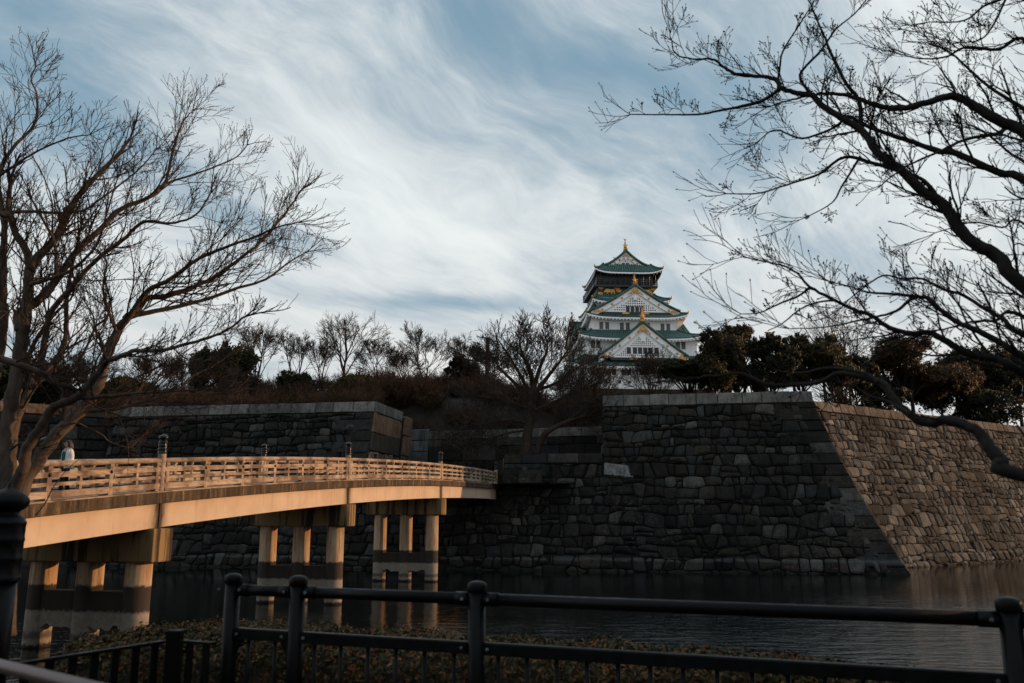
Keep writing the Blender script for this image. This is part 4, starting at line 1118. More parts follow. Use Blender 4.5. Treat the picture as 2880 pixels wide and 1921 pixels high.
            for j in range(14):
                o = 4 * j; mb.f += [(o, o+1, o+5, o+4), (o+3, o+2, o+6, o+7), (o+1, o+3, o+7, o+5)]
            bb = obj('barge_board', fin(mb), M['plaster'], root)
            # round gilt bosses and gilt foot on the board
            for s_ in (.30, .52, .74):
                a = pt(s_, sg, y - eav + .30, -w * .55 - .35); mb = MB(); mb.lathe([(.32, 0), (.30, .10), (.15, .16)], 12); mb.v = [(a.x + v[0], a.y - v[2], a.z + v[1]) for v in mb.v]; obj('gilt_boss', fin(mb), M['gold'], bb)
            mb = MB(); pl = [(pt(s_, sg, 0).x, pt(s_, sg, 0).z - .25) for s_ in (.84, .88, .93, .97)] + [(cx + sg * hw * .93, zb - .3), (cx + sg * hw * .76, zb - .35), (cx + sg * hw * .75, zb + .2), (cx + sg * hw * .80, zb + .4)]
            mb.prism(pl if sg > 0 else pl[::-1], y - eav + .18, y - eav + .34); obj('gilt_foot', fin(mb), M['gold'], bb)
        # tympanum
        pl = [(cx - hw * .80, zb), (cx + hw * .80, zb)] + [(cx + hw * s_ * .97, prof(s_) - .25 * H * .3) for s_ in (.7, .5, .3, .12)] + [(cx, za - .12 * H)] + [(cx - hw * s_ * .97, prof(s_) - .25 * H * .3) for s_ in (.12, .3, .5, .7)]
        mb = MB(); mb.prism(pl, y, y + .4); g = obj('gable_wall', fin(mb), M['plaster'], root)
        # lattice: small dark recess squares
        mb = MB(); stp = hw * 2 / ndots; q = stp * .27
        nz = int(H / stp)
        for i in range(-ndots // 2, ndots // 2 + 1):
            for k in range(nz):
                x = i * stp; z = zb + .35 + (k + .5) * stp
                s_ = abs(x) / hw
                if s_ > .74 or z > prof(min(.999, s_ * 1.03 + .10)) - bw * H - .75: continue
                if any(cx + x > wa - .2 and cx + x < wb + .2 and z > wc - .2 and z < wd + .2 for wa, wc, wb, wd in wins_): continue
                mb.box((cx + x - q, y - .03, z - q), (cx + x + q, y + .05, z + q))
        if mb.v: obj('lattice_holes', fin(mb), M['window'], g, kind='stuff')
        for wa, wc, wb, wd in wins_:
            mb = MB(); mb.box((wa, y - .05, wc), (wb, y + .1, wd)); wo = obj('window', fin(mb), M['lacquer'], g)
            mb = MB()
            for i in range(4): x = wa + (wb - wa) * i / 3; mb.box((x - .06, y - .10, wc), (x + .06, y, wd))
            mb.box((wa - .12, y - .12, wd), (wb + .12, y, wd + .16)); mb.box((wa - .12, y - .12, wc - .16), (wb + .12, y, wc)); obj('window_bars', fin(mb), M['window'], wo, kind='stuff')
        # dark sill with gilt mounts
        mb = MB(); mb.box((cx - hw * .72, y - .35, zb - .75), (cx + hw * .72, y + .3, zb - .02)); sl = obj('gable_sill', fin(mb), M['lacquer'], root)
        for x in (-.22, .22):
            mb = MB(); X_ = cx + x * hw; mb.prism([(X_ - .9, zb - .6), (X_ + .9, zb - .6), (X_ + 1.1, zb - .2), (X_, zb - .1), (X_ - 1.1, zb - .2)], y - .5, y - .34); obj('gilt_mount', fin(mb), M['gold'], sl)
        # gilt apex pendant, lace-like outline
        mb = MB(); pl = []
        hh = H * .20; ww = hw * .17
        for i in range(13):
            u = i / 12; x = -ww + 2 * ww * u; pl.append((cx + x, za - .35 - bw * H * .4 - abs(x) / hw * H * .95 - hh * (.55 + .25 * math.cos(i * 2.2)) * (1 - abs(2 * u - 1) * .35)))
        up = [(cx + ww * .95, za - .35 - H * .26), (cx, za - .28), (cx - ww * .95, za - .35 - H * .26)]
        mb.prism(pl + up, y - eav + .12, y - eav + .36); obj('gilt_pendant', fin(mb), M['gold'], g)
        mb = MB(); c = Vector((cx, y - .35, za - H * .43)); pl = [(c.x + H * .085 * (1 + .35 * math.cos(5 * a)) * math.sin(a), c.z + H * .11 * (1 + .25 * math.cos(5 * a)) * math.cos(a)) for a in [2 * math.pi * i / 30 for i in range(30)]]
        mb.prism(pl[::-1], y - .45, y - .02); obj('plaster_pendant', fin(mb), M['plaster'], g)
        # ridge
        mb = MB(); mb.box((cx - .42, y - eav + .15, za), (cx + .42, yback, za + .85)); rd = obj('ridge', fin(mb), M['tile'], root, bevel=.1)
        P = Vector((cx, y - eav + .6, za + .95))
        if rot: P = rot @ P
        if fish: shachi(P, fish, rd, face)
    def gx(a, b, c, d, y):
        p = W(*cr(a, b), YC + y); q = W(*cr(c, d), YC + y); return (p.x, q.z, q.x, p.z)
    # big lower gable
    y = -D1 / 2 + 2.2
    ap = W(*cr(825, 893), YC + y); bs = W(*cr(825, 1235), YC + y); hw = (W(*cr(1262, 1235), YC + y).x - ap.x) * 1.08
    gable(ap.x, y, bs.z, hw, ap.z, -d3/2, 1.10, [gx(a, 1137, a + 38, 1190, y) for a in (669, 731, 783, 835, 887, 950)], 46, fish=3.6)
    # middle gable
    y = -D3 / 2 + 1.6
    ap = W(*cr(765, 525), YC + y); bs = W(*cr(765, 780), YC + y); hw = (W(*cr(1185, 780), YC + y).x - ap.x) * 1.10
    gable(ap.x, y, bs.z, hw, ap.z, -d5/2 + .5, 1.22, [gx(a, 724, a + 34, 774, y) for a in (679, 726, 773, 818)], 40, fish=3.0)
    # top gable, both ends of the ridge
    y = -8.2
    ap = W(*cr(687, 180), YC + y); bs = W(*cr(687, 325), YC + y); hw = (W(*cr(905, 325), YC + y).x - ap.x)
    gable(ap.x, y, bs.z, hw, ap.z, 8.2, 1.42, [gx(655, 292, 678, 325, y), gx(693, 292, 716, 325, y)], 26, fish=3.0, bw=.16)
    r_ = [c for c in root.children if c.name.startswith('ridge')][-1]; shachi(Vector((ap.x, 8.0, ap.z + .95)), 2.6, r_, math.pi)
    # side gables (seen edge-on) on the second roof
    for sg in (-1, 1):
        xw = (R2[0] if sg < 0 else R2[1]); yy = -(abs(xw) - 1.2)
        zA = dz(893, 20) ; zB = dz(948, 20)
        gable(0.0, -(abs(xw - 0) - 1.0), zB, 9.5, zA, -abs(a3 if sg < 0 else b3), 1.15, [], 30, face=-R(90) if sg < 0 else R(90), fish=2.6)
build_castle()
# ---------------------------------------------------------------- trees
def m_bark(name, a, b, rough=.9):
    t = NT(name); n = t.noise(t.coord('World', (1, 1, .45)), 9, 7, .7); w = t.noise(t.coord('World'), 1.2, 4)
    c = t.mix(1.0, t.ramp(n, [(.3, a), (.7, b)]), t.ramp(w, [(.35, .65), (.65, 1.15)]), 'MULTIPLY')
    return t.done(c, rough, n, .7, .02, spec=.2)
M['bark_near'] = m_bark('grey_brown_bark', (.036, .027, .021), (.125, .093, .072))
M['bark_dark'] = m_bark('dark_bark', (.012, .011, .010), (.035, .031, .028))
M['twig'] = m_bark('twig_bark', (.030, .019, .014), (.075, .047, .034))
M['twig_dark'] = m_bark('dark_twig_bark', (.010, .009, .008), (.022, .019, .018))
M['bark_far'] = m_bark('far_bark', (.022, .016, .013), (.06, .043, .034))
M['brush'] = m_bark('brush_twigs', (.022, .012, .008), (.065, .036, .022))
def m_leaf(name, cols, rough=.65, spec=.1):
    t = NT(name); r = t.n('ShaderNodeNewGeometry').outputs['Random Per Island']; o = t.n('ShaderNodeObjectInfo').outputs['Random']
    n = len(cols); c = t.ramp(r, [(i / n, k) for i, k in enumerate(cols)], 'CONSTANT')
    w = t.noise(t.coord('World'), .45, 3); c = t.mix(1.0, c, t.ramp(w, [(.3, .35), (.7, .75)]), 'MULTIPLY')
    m = t.done(c, rough, spec=spec)
    t.p.inputs['Transmission Weight'].default_value = 0
    return m
M['leaf_green'] = m_leaf('dark_evergreen_leaf', [(.016, .024, .010), (.024, .034, .013), (.034, .036, .014), (.012, .018, .009), (.05, .042, .016)])
M['leaf_olive'] = m_leaf('olive_leaf', [(.034, .034, .012), (.050, .044, .014), (.024, .026, .010), (.070, .052, .016), (.085, .050, .015)])
M['leaf_red'] = m_leaf('russet_leaf', [(.090, .034, .012), (.060, .030, .012), (.12, .045, .013), (.045, .030, .012), (.035, .03, .012)])
M['leaf_hedge'] = m_leaf('hedge_leaf', [(.036, .050, .015), (.058, .066, .019), (.15, .066, .022), (.24, .085, .022), (.026, .036, .012), (.30, .17, .09), (.095, .066, .022), (.18, .095, .034), (.046, .056, .017)], .6, .12)
M['leaf_yellow'] = m_leaf('yellow_green_leaf', [(.050, .052, .012), (.072, .062, .015), (.036, .040, .011), (.09, .062, .016)])

def rvec(rng): 
    while 1:
        v = Vector((rng.uniform(-1, 1), rng.uniform(-1, 1), rng.uniform(-1, 1)))
        if .05 < v.length < 1: return v.normalized()
def grow(mb, rng, p, d, L, r, lev, P):
    """one branch with its children. P: dict(seg, wander, up, kids, ang, ratio, rmin, buds)"""
    n = max(3, min(P.get('maxseg', 7), int(L / P['seg']) + 2)); pts = [p]; dirs = [d]; q = p.copy(); dd = d.copy()
    for i in range(n):
        dd = (dd + rvec(rng) * P['wander'] + Vector((0, 0, P['up']))).normalized(); q = q + dd * (L / n); pts.append(q.copy()); dirs.append(dd.copy())
    r1 = max(P['rmin'], r * P.get('taper', .35))
    rad = [r + (r1 - r) * i / n for i in range(n + 1)]
    mb.tube(pts, rad, 5 if r > .03 else 3, False)
    if lev <= 0:
        if P.get('bud') and rng.random() < P['budp']:
            b = P['bud']; mb.tube([pts[-1], pts[-1] + dd * b * 1.0, pts[-1] + dd * b * 2.2], [b * .45, b * .8, b * .15], 4, False)
        return
    k = P['kids'][lev - 1]; k = max(1, int(k * rng.uniform(.7, 1.3) + .5))
    for j in range(k):
        t = P.get('first', .25) + (1 - P.get('first', .25)) * (j + rng.random()) / k
        i = min(n - 1, int(t * n)); f = t * n - i; pp = pts[i].lerp(pts[i + 1], min(1, f)); base = dirs[i + 1]
        ax = rvec(rng); ax = (ax - base * ax.dot(base)); 
        if ax.length < 1e-3: continue
        ax.normalize()
        if P.get('flat'): ax = (ax + Vector((0, 0, P['flat']))).normalized()
        an = R(rng.uniform(*P['ang'])); nd = (base * math.cos(an) + ax * math.sin(an)).normalized()
        l = L * rng.uniform(*P['ratio']) * (1.15 - .45 * t); rr = max(P['rmin'], rad[i] * P.get('rr', .6))
        grow(mb, rng, pp, nd, l, rr, lev - 1, P)

def smooth_line(pts, k=4):
    out = []; n = len(pts)
    for i in range(n - 1):
        a = pts[max(0, i - 1)]; b = pts[i]; c = pts[i + 1]; d = pts[min(n - 1, i + 2)]
        for j in range(k):
            t = j / k; out.append(.5 * ((2 * b) + (c - a) * t + (2 * a - 5 * b + 4 * c - d) * t * t + (3 * b - a - 3 * c + d) * t ** 3))
    out.append(pts[-1]); return out

def traced_tree(name, label, root_p, limbs, mats, P, rng, dens, cat='tree', L1=(.5, 1.3)):
    """limbs: list of (list of 3-D points, r0, r1, depthlevel). Grows side branches along each."""
    root = empty(name, root_p, 0, label, cat); O = Vector(root_p)
    tw = MB()
    for pts, r0, r1, part in limbs:
        S = smooth_line([p - O for p in pts], 5); n = len(S); jit = [s + rvec(rng) * min(.012, r0 * .10) for s in S]
        mb = MB(); rad = [r0 + (r1 - r0) * (i / (n - 1)) ** .8 for i in range(n)]
        mb.tube(jit, [r * rng.uniform(.97, 1.04) for r in rad], 10 if r0 > .04 else 6)
        obj(part, mb, mats[0], root, smooth=True)
        if dens <= 0 or r0 < .0105: continue
        acc = 0; tot = sum((S[i + 1] - S[i]).length for i in range(n - 1)); run = 0
        nxt = tot * (P.get('start', .25) * rng.random() if part != 'trunk' else P.get('tstart', .3))
        for i in range(n - 1):
            seg = (S[i + 1] - S[i]); l = seg.length; 
            while run + l > nxt:
                t = nxt / tot; p = S[i] + seg * ((nxt - run) / max(1e-6, l)); base = seg.normalized()
                ax = rvec(rng); ax = (ax - base * ax.dot(base)).normalized(); ax = (ax + Vector((0, 0, P['lift']))).normalized()
                an = R(rng.uniform(25, 62)); d = (base * math.cos(an) + ax * math.sin(an)).normalized()
                Lb = rng.uniform(*L1) * (1.05 - .55 * t) * min(1, tot / 2.0)
                grow(tw, rng, p, d, Lb, max(P['rmin'] * 1.4, rad[i] * .42) if rad[i] < .03 else min(.014, rad[i] * .4), P['levels'], P)
                nxt += rng.uniform(.6, 1.4) / dens * (1.5 - .8 * t)
            run += l
        # tip spray
        tip = (S[-1] - S[-3]).normalized()
        for _ in range(3): grow(tw, rng, S[-1], (tip + rvec(rng) * .45).normalized(), rng.uniform(.25, .55), r1, P['levels'] - 1, P)
    if tw.v: obj('twigs', tw, mats[1], root, kind='stuff')
    return root

def left_tree():
    rng = random.Random(77)
    def L(px, y0, y1=None):
        n = len(px); y1 = y0 if y1 is None else y1
        return [AY(x, y, y0 + (y1 - y0) * i / max(1, n - 1)) for i, (x, y) in enumerate(px)]
    limbs = []
    def add(px, y0, y1, r0, r1, part='limb'): limbs.append((L(px, y0, y1), r0, r1, part))
    B = [(5, 1790), (8, 1600), (10, 1460)]
    # trunks
    add(B + [(18, 1330), (20, 1225), (36, 1125), (51, 1037), (62, 953), (73, 877), (79, 800), (86, 750), (112, 717), (158, 666), (175, 630)], 11.2, 11.5, .165, .035, 'trunk')
    add([(0, 1500), (-18, 1300), (-30, 1150), (-10, 1010), (8, 896), (6, 838), (10, 724), (14, 628), (30, 520)], 11.2, 11.9, .13, .03, 'trunk')
    add([(30, 1240), (50, 1163), (73, 1114), (90, 1088), (118, 1058), (161, 1007), (184, 953), (187, 896), (189, 823), (205, 740), (226, 650)], 11.3, 11.8, .075, .018)
    add([(90, 1090), (90, 1050), (80, 1010), (98, 960), (140, 900), (200, 840)], 11.35, 11.9, .05, .015)
    # dark front stem
    add([(10, 1700), (22, 1500), (46, 1366), (66, 1317), (76, 1259), (107, 1213), (130, 1175), (153, 1144), (199, 1125), (230, 1106), (268, 1060), (291, 1030), (302, 1014), (333, 1004), (383, 987), (459, 984), (536, 964), (620, 938), (690, 890)], 10.8, 9.8, .088, .012, 'trunk')
    # main leaning stem
    add([(12, 1760), (26, 1550), (62, 1374), (107, 1294), (161, 1221), (214, 1167), (249, 1129), (283, 1068), (302, 999), (329, 934), (356, 896), (383, 873), (413, 842), (478, 830), (560, 800), (621, 766), (717, 695), (784, 623), (851, 532)], 11.0, 12.2, .118, .012, 'trunk')
    # crown limbs
    add([(84, 760), (110, 719), (158, 666), (191, 594), (239, 528), (292, 475), (340, 425), (368, 387)], 11.4, 11.9, .07, .02)
    add([(84, 755), (72, 700), (42, 655), (30, 610), (0, 600), (-60, 560)], 11.4, 11.0, .06, .03)
    add([(60, 930), (53, 886), (96, 853), (134, 819), (167, 776), (206, 719), (287, 638), (335, 590), (420, 555), (464, 518), (478, 461), (497, 389), (516, 341), (542, 312)], 11.35, 12.4, .075, .008)
    add([(440, 540), (468, 516), (550, 489), (602, 470), (664, 442), (695, 408)], 12.0, 12.4, .022, .008)
    add([(160, 772), (158, 757), (153, 680), (120, 618), (90, 560)], 11.5, 11.2, .035, .012)
    add([(110, 1060), (125, 960), (143, 881), (191, 819), (268, 733), (344, 676), (406, 623), (478, 628), (550, 604), (593, 542)], 11.4, 10.6, .05, .009)
    add([(330, 930), (363, 891), (416, 819), (478, 786), (550, 733), (621, 700), (717, 666), (780, 640), (838, 625)], 11.6, 11.0, .05, .008)
    add([(356, 896), (382, 886), (478, 867), (574, 843), (669, 810), (746, 786), (813, 738), (865, 707)], 11.6, 12.6, .045, .008)
    add([(14, 640), (0, 560), (0, 475), (48, 403), (96, 351), (105, 270), (88, 225), (100, 188)], 11.8, 12.2, .04, .008)
    add([(-5, 520), (0, 494), (48, 461), (110, 422), (191, 389), (253, 379)], 11.8, 11.2, .03, .008)
    add([(-20, 590), (0, 600), (72, 595), (215, 597), (287, 556), (392, 475), (440, 420)], 11.0, 12.4, .035, .008)
    add([(79, 800), (120, 790), (200, 760), (270, 690), (300, 600), (330, 500)], 11.4, 10.6, .035, .008)
    add([(329, 934), (300, 860), (290, 800), (300, 740), (270, 700)], 11.5, 10.8, .025, .007)
    add([(-60, 990), (0, 1008), (60, 1028), (115, 1048), (150, 1075), (195, 1088), (212, 1100)], 10.0, 10.6, .045, .03)
    add([(200, 1120), (300, 1115), (390, 1105), (480, 1100), (560, 1095)], 10.7, 10.0, .035, .007)
    add([(160, 1222), (210, 1180), (245, 1158), (330, 1150), (420, 1125), (490, 1105), (540, 1060), (600, 1030), (660, 985)], 10.9, 11.6, .04, .006)
    add([(170, 1200), (215, 1190), (240, 1200), (290, 1225), (305, 1240), (362, 1258), (395, 1230)], 10.8, 11.2, .016, .005)
    add([(30, 1265), (60, 1245), (80, 1255), (110, 1262)], 11.1, 11.0, .018, .008)
    add([(100, 1450), (130, 1410), (150, 1370), (190, 1320), (225, 1290)], 9.6, 9.8, .010, .003)
    add([(175, 1182), (182, 1130), (180, 1090), (188, 1060), (230, 1000), (255, 950), (265, 900), (240, 850)], 10.7, 10.4, .03, .008)
    add([(300, 1010), (285, 960), (268, 920), (300, 895), (310, 850), (300, 800)], 11.1, 10.5, .025, .008)
    P = dict(seg=.11, wander=.17, up=.05, kids=(3.9, 4.6), ang=(22, 50), ratio=(.36, .68), rmin=.0031, taper=.5, rr=.6, levels=2, lift=.35, first=.15, flat=.25, bud=.0085, budp=.5, start=.12, tstart=.55)
    p0 = AY(8, 1795, 11.2); p0.z = GZ
    traced_tree('bare_tree', 'large bare multi-stemmed tree leaning over the bridge at left', p0, limbs, (M['bark_near'], M['twig']), P, rng, 7.0, L1=(.5, 1.45))
left_tree()

def right_tree():
    rng = random.Random(31); limbs = []
    def L(px, y0, y1): return [AY(x, y, y0 + (y1 - y0) * i / max(1, len(px) - 1)) for i, (x, y) in enumerate(px)]
    def add(px, y0, y1, r0, r1, part='limb'): limbs.append((L(px, y0, y1), r0, r1, part))
    # trunk stands out of frame to the right
    Tb = Vector((5.6, 6.6, GZ)); trunk = [Tb, Vector((5.55, 6.6, 4.2)), Vector((5.4, 6.65, 6.0)), Vector((5.2, 6.8, 8.2)), Vector((5.0, 7.0, 10.0))]
    limbs.append((trunk, .19, .08, 'trunk'))
    T = lambda z: Vector((5.6 - .12 * (z - GZ) * .8, 6.6 + .04 * (z - GZ), z))
    def addT(z, px, y0, y1, r0, r1): limbs.append(([T(z)] + L(px, y0, y1), r0, r1, 'limb'))
    addT(6.6, [(2900, 385), (2812, 341), (2740, 298), (2702, 276), (2663, 272), (2591, 293), (2519, 305), (2447, 291), (2389, 269), (2327, 262), (2283, 269), (2230, 280), (2160, 300)], 6.9, 7.4, .055, .006)
    addT(5.0, [(2890, 815), (2807, 722), (2738, 684), (2692, 634), (2653, 577), (2596, 538), (2538, 481), (2495, 452), (2461, 418), (2432, 375), (2375, 336), (2327, 308), (2283, 269), (2240, 260), (2197, 248), (2178, 223), (2125, 214), (2067, 207), (2034, 187), (2000, 166), (1957, 168), (1900, 150), (1885, 95)], 6.8, 7.6, .062, .005)
    add([(2197, 248), (2134, 288), (2038, 308), (1961, 322), (1865, 322), (1774, 322)], 7.4, 7.8, .018, .005)
    add([(2432, 375), (2423, 365), (2416, 284), (2380, 235), (2341, 159), (2322, 110), (2300, 60), (2270, -10)], 7.2, 6.8, .026, .006)
    add([(2187, 230), (2192, 200), (2202, 144), (2250, 67), (2285, 10)], 7.4, 7.2, .015, .005)
    add([(2283, 265), (2250, 211), (2312, 139), (2351, 82), (2404, 38), (2450, -20)], 7.3, 7.6, .016, .005)
    addT(6.0, [(2900, 520), (2807, 485), (2692, 432), (2639, 425), (2567, 399), (2461, 365), (2384, 327), (2351, 356), (2255, 389), (2182, 365), (2130, 400)], 7.0, 8.0, .04, .005)
    addT(6.5, [(2890, 372), (2800, 378), (2711, 394), (2639, 428), (2543, 471), (2480, 520)], 7.2, 6.8, .028, .005)
    add([(2540, 483), (2461, 461), (2375, 442), (2303, 490), (2230, 514), (2134, 543), (2043, 545)], 7.0, 7.4, .020, .005)
    add([(2420, 440), (2370, 520), (2340, 570), (2270, 610)], 7.1, 7.4, .012, .004)
    add([(2690, 630), (2640, 560), (2600, 510), (2560, 490)], 6.9, 7.0, .03, .012)
    addT(7.4, [(2900, 120), (2807, 139), (2711, 135), (2663, 159), (2590, 165), (2519, 149)], 7.4, 7.8, .024, .005)
    addT(7.0, [(2900, 320), (2783, 245), (2687, 159), (2640, 130)], 7.4, 7.8, .028, .005)
    addT(8.0, [(2900, 0), (2783, 10), (2711, 58), (2615, 62)], 7.6, 8.0, .022, .005)
    addT(8.4, [(2900, -60), (2840, -20), (2800, 60), (2760, 110), (2700, 120)], 7.4, 7.2, .02, .005)
    addT(6.3, [(2900, 470), (2840, 430), (2780, 380), (2720, 350), (2660, 340)], 7.6, 8.2, .018, .005)
    # lower sprays against the pale sky
    addT(4.4, [(2895, 1060), (2807, 1013), (2730, 998), (2654, 956), (2616, 937), (2558, 937), (2501, 921), (2451, 887), (2413, 875), (2348, 845), (2279, 807), (2241, 768), (2195, 745), (2137, 734), (2095, 722)], 6.2, 6.8, .036, .004)
    add([(2279, 807), (2245, 833), (2195, 853), (2137, 879), (2084, 883)], 6.7, 7.0, .012, .004)
    add([(2348, 845), (2300, 850), (2250, 870), (2200, 910), (2160, 930)], 6.6, 6.4, .010, .004)
    addT(4.7, [(2900, 1015), (2818, 967), (2738, 925), (2692, 906), (2642, 868), (2604, 837), (2566, 841), (2520, 875), (2470, 890), (2400, 905), (2320, 920), (2220, 925)], 6.0, 6.2, .030, .004)
    add([(2604, 837), (2501, 826), (2440, 822), (2394, 807), (2329, 791)], 6.1, 6.4, .014, .004)
    addT(5.0, [(2900, 955), (2822, 898), (2769, 868), (2707, 830), (2654, 814), (2593, 784), (2539, 784), (2482, 776), (2417, 818), (2390, 840)], 6.4, 6.8, .022, .004)
    add([(2545, 775), (2540, 740), (2535, 700), (2510, 720)], 6.6, 6.6, .007, .003)
    addT(4.9, [(2900, 900), (2800, 902), (2730, 906), (2660, 925), (2600, 932)], 6.3, 6.2, .018, .005)
    addT(5.6, [(2900, 640), (2820, 640), (2740, 625), (2680, 640), (2630, 655)], 6.9, 7.0, .012, .004)
    addT(5.4, [(2900, 700), (2850, 730), (2840, 745)], 6.9, 7.0, .010, .004)
    P = dict(seg=.10, wander=.18, up=.05, kids=(4.2, 4.4), ang=(22, 52), ratio=(.38, .7), rmin=.0026, taper=.5, rr=.62, levels=2, lift=.30, first=.15, flat=.25, bud=.0085, budp=.6, start=.2)
    traced_tree('bare_tree', 'dark bare branches of a near tree hanging in from the right edge', Tb, limbs, (M['bark_dark'], M['twig_dark']), P, rng, 6.0, L1=(.30, .80))
    # second, nearer tree: one heavy crooked limb low across the wall
    limbs.clear(); Tb2 = Vector((4.3, 4.2, GZ)); limbs.append(([Tb2, Vector((4.28, 4.2, 4.0)), Vector((4.2, 4.25, 5.6)), Vector((4.3, 4.2, 7.5))], .15, .09, 'trunk'))
    limbs.append(([Vector((4.28, 4.2, 4.0))] + L([(2900, 1345), (2820, 1297), (2783, 1260), (2757, 1219), (2709, 1193), (2657, 1182), (2624, 1191), (2579, 1178), (2524, 1134), (2487, 1082), (2454, 1068), (2400, 1055), (2358, 1051), (2296, 1076), (2192, 1084), (2142, 1076), (2087, 1051), (2025, 1055), (1960, 1062)], 4.3, 5.0), .040, .007, 'limb'))
    add([(2470, 1075), (2430, 1050), (2330, 1035), (2250, 1050), (2180, 1040), (2120, 1010)], 4.6, 4.9, .012, .004)
    add([(2560, 1165), (2500, 1130), (2440, 1110), (2400, 1080)], 4.5, 4.8, .010, .004)
    P2 = dict(P); P2['kids'] = (2.5, 2.6)
    traced_tree('bare_tree', 'blurred crooked dark limb crossing low in front of the right-hand wall', Tb2, limbs, (M['bark_dark'], M['twig_dark']), P2, rng, 2.4, L1=(.2, .5))
right_tree()

# ---- mid-distance bare trees
def bare_tree(px, pytop, pybase, Y, width, seed, label, stems=1, mat='bark_far', lean=0, zb=None, group=None, up=.05, kids=(5, 5, 5), dens=1.0):
    rng = random.Random(seed); b = AY(px, pybase, Y); t = AY(px, pytop, Y); 
    zg = hill_z(b.x, b.y) - .4 if zb is None else zb
    H = t.z - zg; root = empty('bare_tree', (b.x, b.y, zg), 0, label, 'tree', group)
    mb = MB(); tw = MB()
    P = dict(seg=.5, wander=.17, up=up, kids=kids, ang=(18, 48), ratio=(.45, .78), rmin=.018, taper=.4, rr=.6, first=.3, maxseg=5)
    for s in range(stems):
        a = rng.uniform(0, 6.28); d = Vector((math.cos(a) * .22 * (stems > 1) + lean, math.sin(a) * .2 * (stems > 1), 1)).normalized()
        h = H * rng.uniform(.42, .6); n = 7; pts = [Vector((0, 0, 0))]; q = pts[0].copy(); dd = d.copy()
        for i in range(n): dd = (dd + rvec(rng) * .10 + Vector((0, 0, .05))).normalized(); q = q + dd * (h / n); pts.append(q.copy())
        r0 = H * .022 / (stems ** .4); mb.tube(pts, [r0 * (1 - .6 * i / n) for i in range(n + 1)], 7)
        nl = int(rng.uniform(7, 10) * dens) if stems == 1 else int(5 * dens)
        for k in range(nl):
            t_ = .30 + .70 * (k + rng.random()) / nl; i = min(n - 1, int(t_ * n)); p = pts[i].lerp(pts[i + 1], t_ * n - i)
            a = k * 2.4 + rng.uniform(-.5, .5); sp = width / H
            d2 = Vector((math.cos(a) * sp * 1.5, math.sin(a) * sp * 1.5, 1.0 if t_ < .8 else 1.6)).normalized()
            grow(tw, rng, p, d2, (H - p.z) * rng.uniform(.55, .72), r0 * .42, 3, P)
    obj('trunk', mb, M[mat], root, smooth=True)
    zm = sorted(v[2] for v in tw.v)[int(len(tw.v) * .995)]
    k = H / zm; tw.v = [(v[0] * (.6 + .4 * k), v[1] * (.6 + .4 * k), v[2] if v[2] < .35 * H else .35 * H + (v[2] - .35 * H) * (H - .35 * H) / max(.1, zm - .35 * H)) for v in tw.v]
    obj('crown', tw, M[mat], root, kind='stuff')
    return root
bare_tree(716, 905, 1062, 118, 3.2, 1, 'slim bare tree with upright twigs just right of the dark round evergreen', 2)
bare_tree(828, 930, 1058, 119, 3.4, 2, 'small bare tree left of the tallest skyline tree', 2)
bare_tree(905, 945, 1060, 122, 3.0, 12, 'thin bare tree leaning beside the tallest skyline tree', 2)
bare_tree(968, 876, 1055, 117, 4.6, 3, 'tallest single-trunked bare tree on the skyline, left of centre', 1)
bare_tree(1058, 950, 1078, 115, 5.0, 4, 'round-crowned bare tree right of the tallest skyline tree', 3, up=.03)
bare_tree(1195, 915, 1090, 112, 5.2, 5, 'bare spreading tree on the skyline above the grey gate wall', 2)
bare_tree(1130, 985, 1085, 120, 3.0, 15, 'low thin bare tree between two round bare crowns', 2)
bare_tree(1295, 945, 1092, 106, 3.6, 6, 'bare tree with dense twigs left of the tall dark pole', 2)
bare_tree(1380, 965, 1092, 104, 4.6, 7, 'bare tree with brown twigs around the tall dark pole', 3)
bare_tree(1640, 1010, 1110, 90, 3.4, 17, 'small bare tree at the lower left of the castle', 3)
bare_tree(1820, 985, 1110, 96, 3.6, 8, 'small bare tree in front of the castle base', 3)
bare_tree(2362, 850, 1100, 150, 5.0, 9, 'thin bare tree top poking above the evergreens', 1, zb=15)
bare_tree(250, 990, 1130, 104, 4.5, 10, 'bare tree behind the leaning trunks at left', 3)
bare_tree(170, 1010, 1130, 100, 4.0, 21, 'bare tree behind the leftmost trunks', 3)
bare_tree(430, 985, 1130, 106, 4.2, 11, 'bare tree above the coping left of the dark evergreen', 3)
bare_tree(510, 1000, 1120, 102, 3.6, 13, 'bare shrubby tree at the left foot of the dark evergreen', 3)
bare_tree(665, 1030, 1130, 98, 3.8, 14, 'brown bare tree in front of the dark round evergreen', 3)

